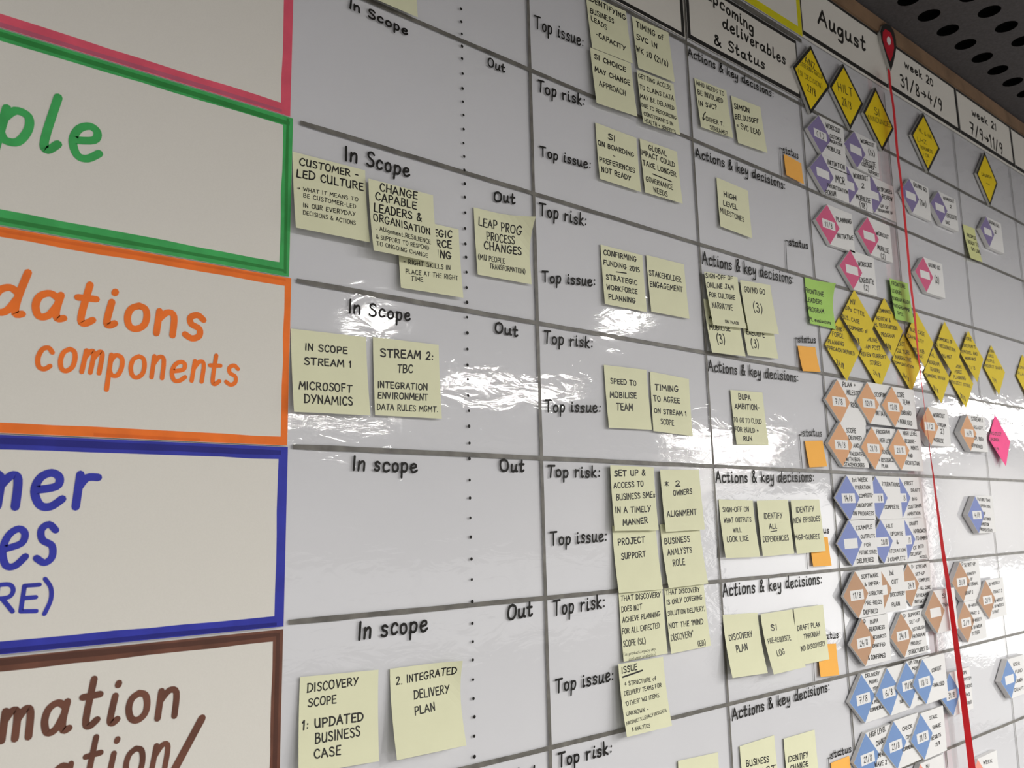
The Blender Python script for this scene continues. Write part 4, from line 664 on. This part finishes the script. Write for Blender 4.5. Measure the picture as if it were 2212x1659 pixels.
glow_panel('glow_panel_3', [(7.0, -2.4, .5), (7.0, -0.9, .5), (7.0, -0.9, 1.2), (7.0, -2.4, 1.2)],
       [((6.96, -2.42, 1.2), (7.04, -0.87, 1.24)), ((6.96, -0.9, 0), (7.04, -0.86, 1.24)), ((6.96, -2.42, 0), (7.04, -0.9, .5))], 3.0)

for x, y, w, d, s_, lab in LAMPS:
    t = empty('ceiling_light', (x, y, CEIL), lab, 'ceiling light', 'ceiling lights of the room')
    mb = MB()
    e = 0.02
    for a, b in (((-w/2-e, -d/2-e), (w/2+e, -d/2)), ((-w/2-e, d/2), (w/2+e, d/2+e)), ((-w/2-e, -d/2), (-w/2, d/2)), ((w/2, -d/2), (w/2+e, d/2))):
        mb.box((a[0], a[1], -0.03), (b[0], b[1], -0.001))
    mb.build('frame', M['metal'], t)
    mb = MB(); mb.add([(-w/2, -d/2, -0.015), (w/2, -d/2, -0.015), (w/2, d/2, -0.015), (-w/2, d/2, -0.015)], [(0, 3, 2, 1)])
    mb.build('diffuser', emit('lamp_light', (1.0, 0.975, 0.93), s_), t)

# wooden trim above the board
mb = MB()
mb.box((-2.0, -0.006, 2.5245), (5.0, 0.02, 2.556))
structure(mb.build('trim_1', M['wood']))

# ------------------------------------------------------------------ the planning board
board = empty('planning_board', (1.5, 0, 1.5), 'large white planning board under clear film, ruled with grey marker grid lines', 'planning board')
BL_ = (1.5, 0, 1.5)
mb = MB(); mb.box((-0.9, 0.0, 0.55), (4.2, 0.018, 2.5235)); mb.build('backing_panel', M['board'], board, BL_)
mb = MB()
mb.add([P(-850, 600, FILM), P(4150, 600, FILM), P(4150, 2520, FILM), P(-850, 2520, FILM)], [(0, 1, 2, 3)])
mb.build('clear_film', M['film'], board, BL_)

def strip(a, b, w, lift, seed, wob=0.25, step=22.0):
    """a marker line with slightly wavering edges, as quads"""
    rng = random.Random(seed)
    L = math.hypot(b[0]-a[0], b[1]-a[1]); n = max(2, int(L/step))
    tx, tz = (b[0]-a[0])/L, (b[1]-a[1])/L
    up_ = []; dn = []
    for i in range(n+1):
        t = i/n*L
        u, d = w/2+rng.uniform(-wob, wob), w/2+rng.uniform(-wob, wob)
        if i in (0, n):
            u *= .8; d *= .8
        up_.append(P(a[0]+tx*t-tz*u, a[1]+tz*t+tx*u, lift)); dn.append(P(a[0]+tx*t+tz*d, a[1]+tz*t-tx*d, lift))
    return up_+dn, [(i, n+1+i, n+2+i, i+1) for i in range(n)]

for k, (x0, z0, x1, z1, w) in enumerate([
    (606, 2400, 1216, 2400, 9), (606, 2278.5, 3300, 2276, 5), (311, 2130, 3300, 2127.5, 4.8), (311, 1974.6, 3300, 1977, 4.8), (311, 1820.5, 3300, 1825, 4.8),
    (311, 1669.5, 3300, 1661, 4.8), (311, 1519.5, 3300, 1516.5, 4.8), (311, 1368.3, 3300, 1359, 4.8), (311, 1211, 3300, 1208, 4.8), (311, 1058, 3300, 1056, 4.8)]):
    v, f = strip((x0, z0), (x1, z1), w, FILM+.06, 50+k)
    obj('grid_line', v, f, M['grid'], board, BL_)
for k, (x0, z0, x1, z1, w) in enumerate([
    (597.2, 2500, 605, 1000, 4.4), (899.6, 2390, 908.5, 1000, 3.6), (1196, 2392, 1198.6, 1000, 3.2), (1500, 2400, 1482.5, 1000, 2.8), (1802, 2410, 1769, 1000, 2.6), (2105, 2410, 2090, 1000, 2.6), (2405, 2410, 2390, 1000, 2.6)]):
    v, f = strip((x0, z0), (x1, z1), w, FILM+.1, 80+k)
    obj('grid_line', v, f, M['grid'], board, BL_)
mb = MB(); rng = random.Random(7); z = 2185.0
while z > 1050:
    cx = 499.2 + (2180-z)*0.0082 + rng.uniform(-.5, .5); r = rng.uniform(1.4, 1.9)
    mb.add([P(cx+r*math.cos(i*math.pi/4), z+r*1.05*math.sin(i*math.pi/4), FILM+.16) for i in range(8)], [tuple(range(8))])
    z -= rng.uniform(14.5, 18) if z > 1670 else rng.uniform(17, 22)
mb.build('dotted_line', M['inkboard'], board, BL_)
for k, ln in enumerate(HEADINGS):
    lettering('handwritten_heading', [ln], lambda x, z: FILM+.2, M['inkboard'], board, 0.06, 200+k, loc=BL_, bold=1.4)
for k, (x0, z0, x1, z1) in enumerate(BRACKETS):
    v, f = strip((x0, z0), (x1, z1), 1.6, FILM+.14, 300+k, .1)
    v2, f2 = strip((x0-.5, z0), (x0+6, z0-.3), 1.6, FILM+.16, 320+k, .1)
    n = len(v)
    obj('status_bracket', v+v2, f+[tuple(i+n for i in q) for q in f2], M['inkboard'], board, BL_)

# ------------------------------------------------------------------ coloured swimlane sheets on the left
def frame_mesh(x0, z0, x1, z1, bl, bb, br, bt, lift, seed, wob=0.5, out=0.25):
    """marker border: straight outer edge, wavering inner edge; x0<x1, z0<z1"""
    rng = random.Random(seed)
    mb = MB()
    def side(a, b, ai, bi, l):
        n = max(2, int(math.hypot(b[0]-a[0], b[1]-a[1])/25))
        vo = []; vi = []
        for i in range(n+1):
            t = i/n
            vo.append(P(a[0]+(b[0]-a[0])*t, a[1]+(b[1]-a[1])*t, l))
            j = 0 if i in (0, n) else rng.uniform(-wob, wob)
            x = ai[0]+(bi[0]-ai[0])*t; z = ai[1]+(bi[1]-ai[1])*t
            if abs(a[0]-b[0]) > abs(a[1]-b[1]): z += j
            else: x += j
            vi.append(P(x, z, l))
        m = n+1
        mb.add(vo+vi, [(i, i+1, m+i+1, m+i) for i in range(n)])
    o = [(x0+out, z0+out), (x1-out, z0+out), (x1-out, z1-out), (x0+out, z1-out)]
    i_ = [(x0+bl, z0+bb), (x1-br, z0+bb), (x1-br, z1-bt), (x0+bl, z1-bt)]
    for k in range(4):
        side(o[k], o[(k+1) % 4], i_[k], i_[(k+1) % 4], lift)
    return mb

SHEETS = [
 ('pink', 1976.6, 2126.5, 300.6, 11, 9.5, 9, 'pink bordered white sheet at the top left', [(0, 1978.8, 292, 1980.0, 3.5)]),
 ('green', 1822.2, 1976.0, 303.4, 12.3, 9.8, 9.5, 'green bordered white sheet ending in the letters ple', [(-55, 1972.0, 300, 1969.6, 4.5), (-55, 1826.5, 300, 1827.5, 3.2), (299.2, 1825, 297.8, 1974, 3.0)]),
 ('orange', 1669.6, 1821.6, 305.6, 7.8, 6.4, 8.2, 'orange bordered white sheet reading dations components', [(-55, 1818, 300, 1819, 2.4), (150, 1671.6, 230, 1671.5, 2.6)]),
 ('blue', 1516.4, 1668.8, 306.4, 9.4, 8.6, 11, 'blue bordered white sheet ending in mer, es and RE)', [(-55, 1664.5, 300, 1663.5, 5), (-55, 1518.6, 300, 1519.2, 3.4)]),
 ('brown', 1361.0, 1514.8, 306.2, 9, 9.2, 9.4, 'brown bordered white sheet reading mation and ation/ at the bottom left', [(-55, 1511.5, 300, 1510.8, 4.2), (301.5, 1365, 301.5, 1512, 3.6)]),
]
for k, (c, z0, z1, x1, bb, br, bt, lab, over) in enumerate(SHEETS):
    t = empty('lane_sheet', P(x1, z0, FILM), lab, 'sheet of paper', 'coloured sheets naming the rows')
    loc = P(x1, z0, FILM)
    mb = MB(); mb.prism([(-62, z0), (x1, z0), (x1, z1), (-62, z1)], FILM+.3, FILM+.8); mb.build('paper', M['paper'], t, loc)
    brd = frame_mesh(-62, z0, x1, z1, 9, bb, br, bt, FILM+.86, 10+k).build('border', M['m_'+c], t, loc)
    mb = MB()
    for q, (a, b, c2, d, w) in enumerate(over):
        v, f = strip((a, b), (c2, d), w, FILM+.92+.02*q, 900+10*k+q, .35, 40)
        mb.add(v, f)
    o = mb.build('border_overlap', M['m_'+c+'2'], brd, loc); o['label'] = 'darker doubled marker stroke'
    lines = SHEET_TEXT[c]
    if lines:
        lettering('lettering', lines, lambda x, z: FILM+1.05, M['m_'+c], t, {'blue': 0.03, 'brown': 0.1}.get(c, 0.1), 400+k, loc=loc, bold=1.15)
    else:
        v, f = strip((88, 2111), (79, 2081), 7.5, FILM+1.05, 5, .2, 8)
        obj('lettering', v, f, M['m_'+c], t, loc)

# ------------------------------------------------------------------ header cards along the top
def header(name, x0, z0, x1, z1, b, ink, lines, lab, cat, seed, slant=.08, base=0.0, margin=0.0):
    loc = P(x0, z0, FILM)
    t = empty(name, loc, lab, cat, 'header cards along the top of the board')
    f0 = FILM+.3+base
    mb = MB(); mb.prism([(x0, z0), (x1, z0), (x1, z1), (x0, z1)], f0, f0+.5); mb.build('paper', M['paper'], t, loc)
    frame_mesh(x0, z0+margin, x1, z1, b[0], b[1], b[2], b[3], f0+.56, seed, .35, b[4]).build('border', M[ink], t, loc)
    if lines:
        lettering('lettering', lines, lambda x, z: f0+.62, M['ink'], t, slant, seed, loc=loc, bold=1.8 if name == 'week_card' else 1.3)
    return t
header('header_card', 606, 2283.2, 897.5, 2391.5, (6, 7, 8, 6, 1.2), 'black', [], 'blank black bordered header card left of the Upcoming deliverables card', 'header card', 31)
header('header_card', 903.4, 2286.6, 1196.5, 2392.6, (7, 7.8, 3.6, 6.5, .4), 'black', HEADER_TEXT['upc'], 'black bordered header card reading Upcoming deliverables & Status', 'header card', 32)
header('header_card', 640, 2408.6, 1218.8, 2518, (14, 15, 12, 14, .2), 'm_yellow', [], 'white header card with a thick yellow border at the top edge', 'header card', 33)
header('week_card', 1219.2, 2409.0, 1518.8, 2522.6, (3.5, 8.8, .8, 6, .3), 'black', HEADER_TEXT['aug'], 'black bordered calendar card reading August', 'calendar card', 34, margin=4.6)
header('week_card', 1519.4, 2410.5, 1839.6, 2523.2, (1, 9.8, 11, 6, .3), 'black', HEADER_TEXT['w20'], 'calendar card reading week 20, right of the red pin', 'calendar card', 35, margin=5.4)
header('week_card', 1840.0, 2410.5, 2141.0, 2523.2, (1.5, 9.8, 10, 6, .3), 'black', HEADER_TEXT['w21'], 'calendar card reading week 21', 'calendar card', 36, margin=5.4)
header('week_card', 2141.4, 2410.5, 2442.0, 2523.2, (1.5, 9.8, 10, 6, .3), 'black', [('week 22', 2226.0, 2489.0, 2345.0, 2489.0, 15.0, .13)], 'calendar card cut off by the right edge of the photo', 'calendar card', 37, margin=5.4)

# ------------------------------------------------------------------ square sticky notes
def sheet_grid(corner, n):
    """corner(s, t) -> (x, z, lift); a thin closed sheet of paper"""
    v = []; f = []
    m = n+1
    for side in (0.0, -0.12):
        for j in range(m):
            for i in range(m):
                x, z, l = corner(i/n, j/n)
                v.append(P(x, z, l+side))
    for j in range(n):
        for i in range(n):
            a = j*m+i
            f.append((a, a+m, a+m+1, a+1))
            b = a+m*m
            f.append((b, b+1, b+m+1, b+m))
    edge = [i for i in range(m)] + [j*m+n for j in range(1, m)] + [n*m+i for i in range(n-1, -1, -1)] + [j*m for j in range(n-1, 0, -1)]
    for a, b in zip(edge, edge[1:]+edge[:1]):
        f.append((a, b, b+m*m, a+m*m))
    return v, f

KIND = {'yellow': 'sticky note', 'orange': 'sticky note', 'green': 'sticky note', 'lime': 'sticky note'}
GROUPS = {'yellow': 'pale yellow sticky notes on the board', 'orange': 'small orange status notes', 'green': 'bright green sticky notes', 'lime': 'pale yellow sticky notes on the board'}
for k, (col, x0, z0, ang, w, h, base, lift, curl, lab, lines) in enumerate(NOTES):
    ca, sa = math.cos(ang), math.sin(ang)
    def dep(s, t):
        t = min(max(t, 0), 1); s = min(max(s, 0), 1)
        return base + lift*t**1.6 + curl*max(0, s+(1-t)-1.35)**2*4
    def corner(s, t):
        return (x0+s*w*ca+t*h*sa, z0+s*w*sa-t*h*ca, dep(s, t))
    def depth(x, z):
        dx, dz = x-x0, z-z0
        return dep((dx*ca+dz*sa)/w, (dx*sa-dz*ca)/h) + .18
    loc = P(x0, z0, base)
    t = empty('sticky_note', loc, lab, 'sticky note', GROUPS[col])
    v, f = sheet_grid(corner, 10)
    o = obj('paper', v, f, M[col], t, loc)
    for p in o.data.polygons: p.use_smooth = False
    if lines:
        lettering('handwriting', lines, depth, M['ink'], t, 0.05, 1000+k, loc=loc, bold=1.3)

# ------------------------------------------------------------------ diamond sticky notes (squares hung by a corner)
R2 = math.sqrt(0.5)
for k, (col, x0, z0, base, lift, lab, lines) in enumerate(DIAMOND_NOTES):
    def dz_(z):
        return base + lift*min(max((z0-z)/107.0, 0), 1)**1.6
    def corner(s, t):
        x = x0 + 76*R2*(s-t)*1.0
        z = z0 - 76*R2*(s+t)
        return (x, z, dz_(z))
    loc = P(x0, z0, base)
    t = empty('diamond_note', loc, lab, 'sticky note', 'diamond sticky notes' if col == 'gold' else None)
    v, f = sheet_grid(corner, 8)
    obj('paper', v, f, M[col], t, loc)
    lettering('handwriting', lines, lambda x, z: dz_(z)+.18, M['ink'], t, 0.05, 2000+k, loc=loc, bold=1.3)

# ------------------------------------------------------------------ black bordered milestone boards
for k, (pts, front, lab, lines) in enumerate(BOARDS):
    cx = sum(p[0] for p in pts)/4; cz = sum(p[1] for p in pts)/4
    loc = P(cx, cz, FILM)
    t = empty('milestone_board', loc, lab, 'milestone board', 'black bordered yellow diamond boards')
    grow = lambda s: [(cx+(x-cx)*s, cz+(z-cz)*s) for x, z in pts]
    mb = MB(); mb.prism(grow(1.0), FILM+.3, front-.15); mb.build('foam_board', M['foam'], t, loc)
    mb = MB(); a, b = grow(1.0), grow(.86)
    mb.add([P(x, z, front) for x, z in a]+[P(x, z, front) for x, z in b], [(i, (i+1) % 4, 4+(i+1) % 4, 4+i) for i in range(4)])
    mb.build('border', M['black'], t, loc)
    mb = MB(); mb.add([P(x, z, front+.05) for x, z in grow(.87)], [(0, 1, 2, 3)]); mb.build('yellow_panel', M['boardyellow'], t, loc)
    lettering('handwriting', lines, lambda x, z: front+.2, M['ink'], t, 0.0, 3000+k, loc=loc)

# ------------------------------------------------------------------ milestone cards: white card with a coloured diamond
GN = {'purple': 'purple', 'rose': 'rose pink', 'peach': 'peach', 'blue': 'violet blue', 'tan': 'tan', 'sky': 'sky blue', 'salmon': 'salmon'}
for k, (col, x0, z0, front, back, date, lab, lines) in enumerate(CARDS):
    loc = P(x0, z0, back)
    t = empty('milestone_card', loc, lab, 'milestone card', GN[col]+' milestone cards')
    q = lambda pts: [(x0+a, z0+b) for a, b in pts]
    mb = MB(); mb.prism(q([(0, 0), (-40, -35), (-1, -70), (79, -69.5), (80, 0.5)]), back, front-.1); mb.build('foam_card', M['cardwhite'], t, loc)
    mb = MB(); mb.add([P(x, z, front) for x, z in q([(0, -.6), (-39.6, -35), (-.8, -69.6), (34, -35)])], [(0, 1, 2, 3)]); mb.build('diamond', M[col], t, loc)
    mb = MB(); mb.add([P(x, z, front+.08) for x, z in q([(-20, -28.5), (-19, -43.5), (20, -43), (19.5, -28)])], [(0, 1, 2, 3)]); dl = mb.build('date_label', M['cardwhite'], t, loc)
    ls = list(lines)
    if date:
        n = len(date.strip())
        pad = len(date)-n
        lettering('date_writing', [(date.strip(), x0-12+pad*7, z0-40.3, x0+11+(4 if pad else 0), z0-40.0, 8.2, .13)], lambda x, z: front+.16, M['ink'], dl, 0.04, 5000+k, loc=loc, bold=1.2)
    lettering('handwriting', ls, lambda x, z: front+.2, M['ink'], t, 0.04, 4000+k, loc=loc, bold=1.3)

# ------------------------------------------------------------------ red pin and the ribbon hanging from it
pf = FILM+7
loc = P(1524, 2500, FILM)
t = empty('pin_marker', loc, 'teardrop map pin with black rim and red face at the top of the ribbon', 'pin marker')
mb = MB(); mb.prism(PIN_OUTLINE, FILM+.9, pf-.15); mb.build('foam_board', M['foam'], t, loc)
def flat(pts, l, name, m, par):
    a = sum(pts[i][0]*pts[(i+1) % len(pts)][1]-pts[(i+1) % len(pts)][0]*pts[i][1] for i in range(len(pts)))
    if a < 0: pts = pts[::-1]
    mb = MB(); mb.add([P(x, z, l) for x, z in pts], [tuple(range(len(pts)))]); return mb.build(name, m, par, loc)
flat(PIN_OUTLINE, pf, 'black_rim', M['black'], t)
flat(PIN_INNER, pf+.1, 'red_face', M['pinred'], t)
flat(PIN_DOT, pf+.2, 'white_dot', M['cardwhite'], t)

# width direction turns from flat on the wall (0) through edge-on to the viewer (22) to facing the viewer
def turn(i):
    z = RIBBON[i][1]
    tab = [(2480, 7), (2000, 9), (1900, 13), (1840, 19), (1780, 22), (1720, 27), (1670, 33), (1600, 40), (1500, 52), (1300, 68), (1100, 80)]
    for (a, u), (b, w) in zip(tab[:-1], tab[1:]):
        if z >= b:
            return math.radians(u + (w-u)*min(max((a-z)/(a-b), 0), 1))
    return math.radians(80)
v = []; f = []
dense = smooth(RIBBON)
n = len(dense)
RIBBON_D = RIBBON; RIBBON = dense
HWR = 6.6
for i, (x, z) in enumerate(dense):
    a = turn(i)
    dx, dl = math.cos(a)*HWR, math.sin(a)*HWR
    th = .15
    for sx, off in ((-1, th), (1, th), (1, -th), (-1, -th)):
        v.append(P(x+sx*dx, z, FILM+19-sx*dl+off))
for i in range(n-1):
    for j in range(4):
        a = 4*i+j; b = 4*i+(j+1) % 4
        f.append((a, b, b+4, a+4))
f.append((3, 2, 1, 0)); f.append((4*n-4, 4*n-3, 4*n-2, 4*n-1))
rb = obj('ribbon', v, f, M['ribbon'], None)
rb['label'] = 'long red ribbon hanging down the board from the red map pin'
rb['category'] = 'ribbon'
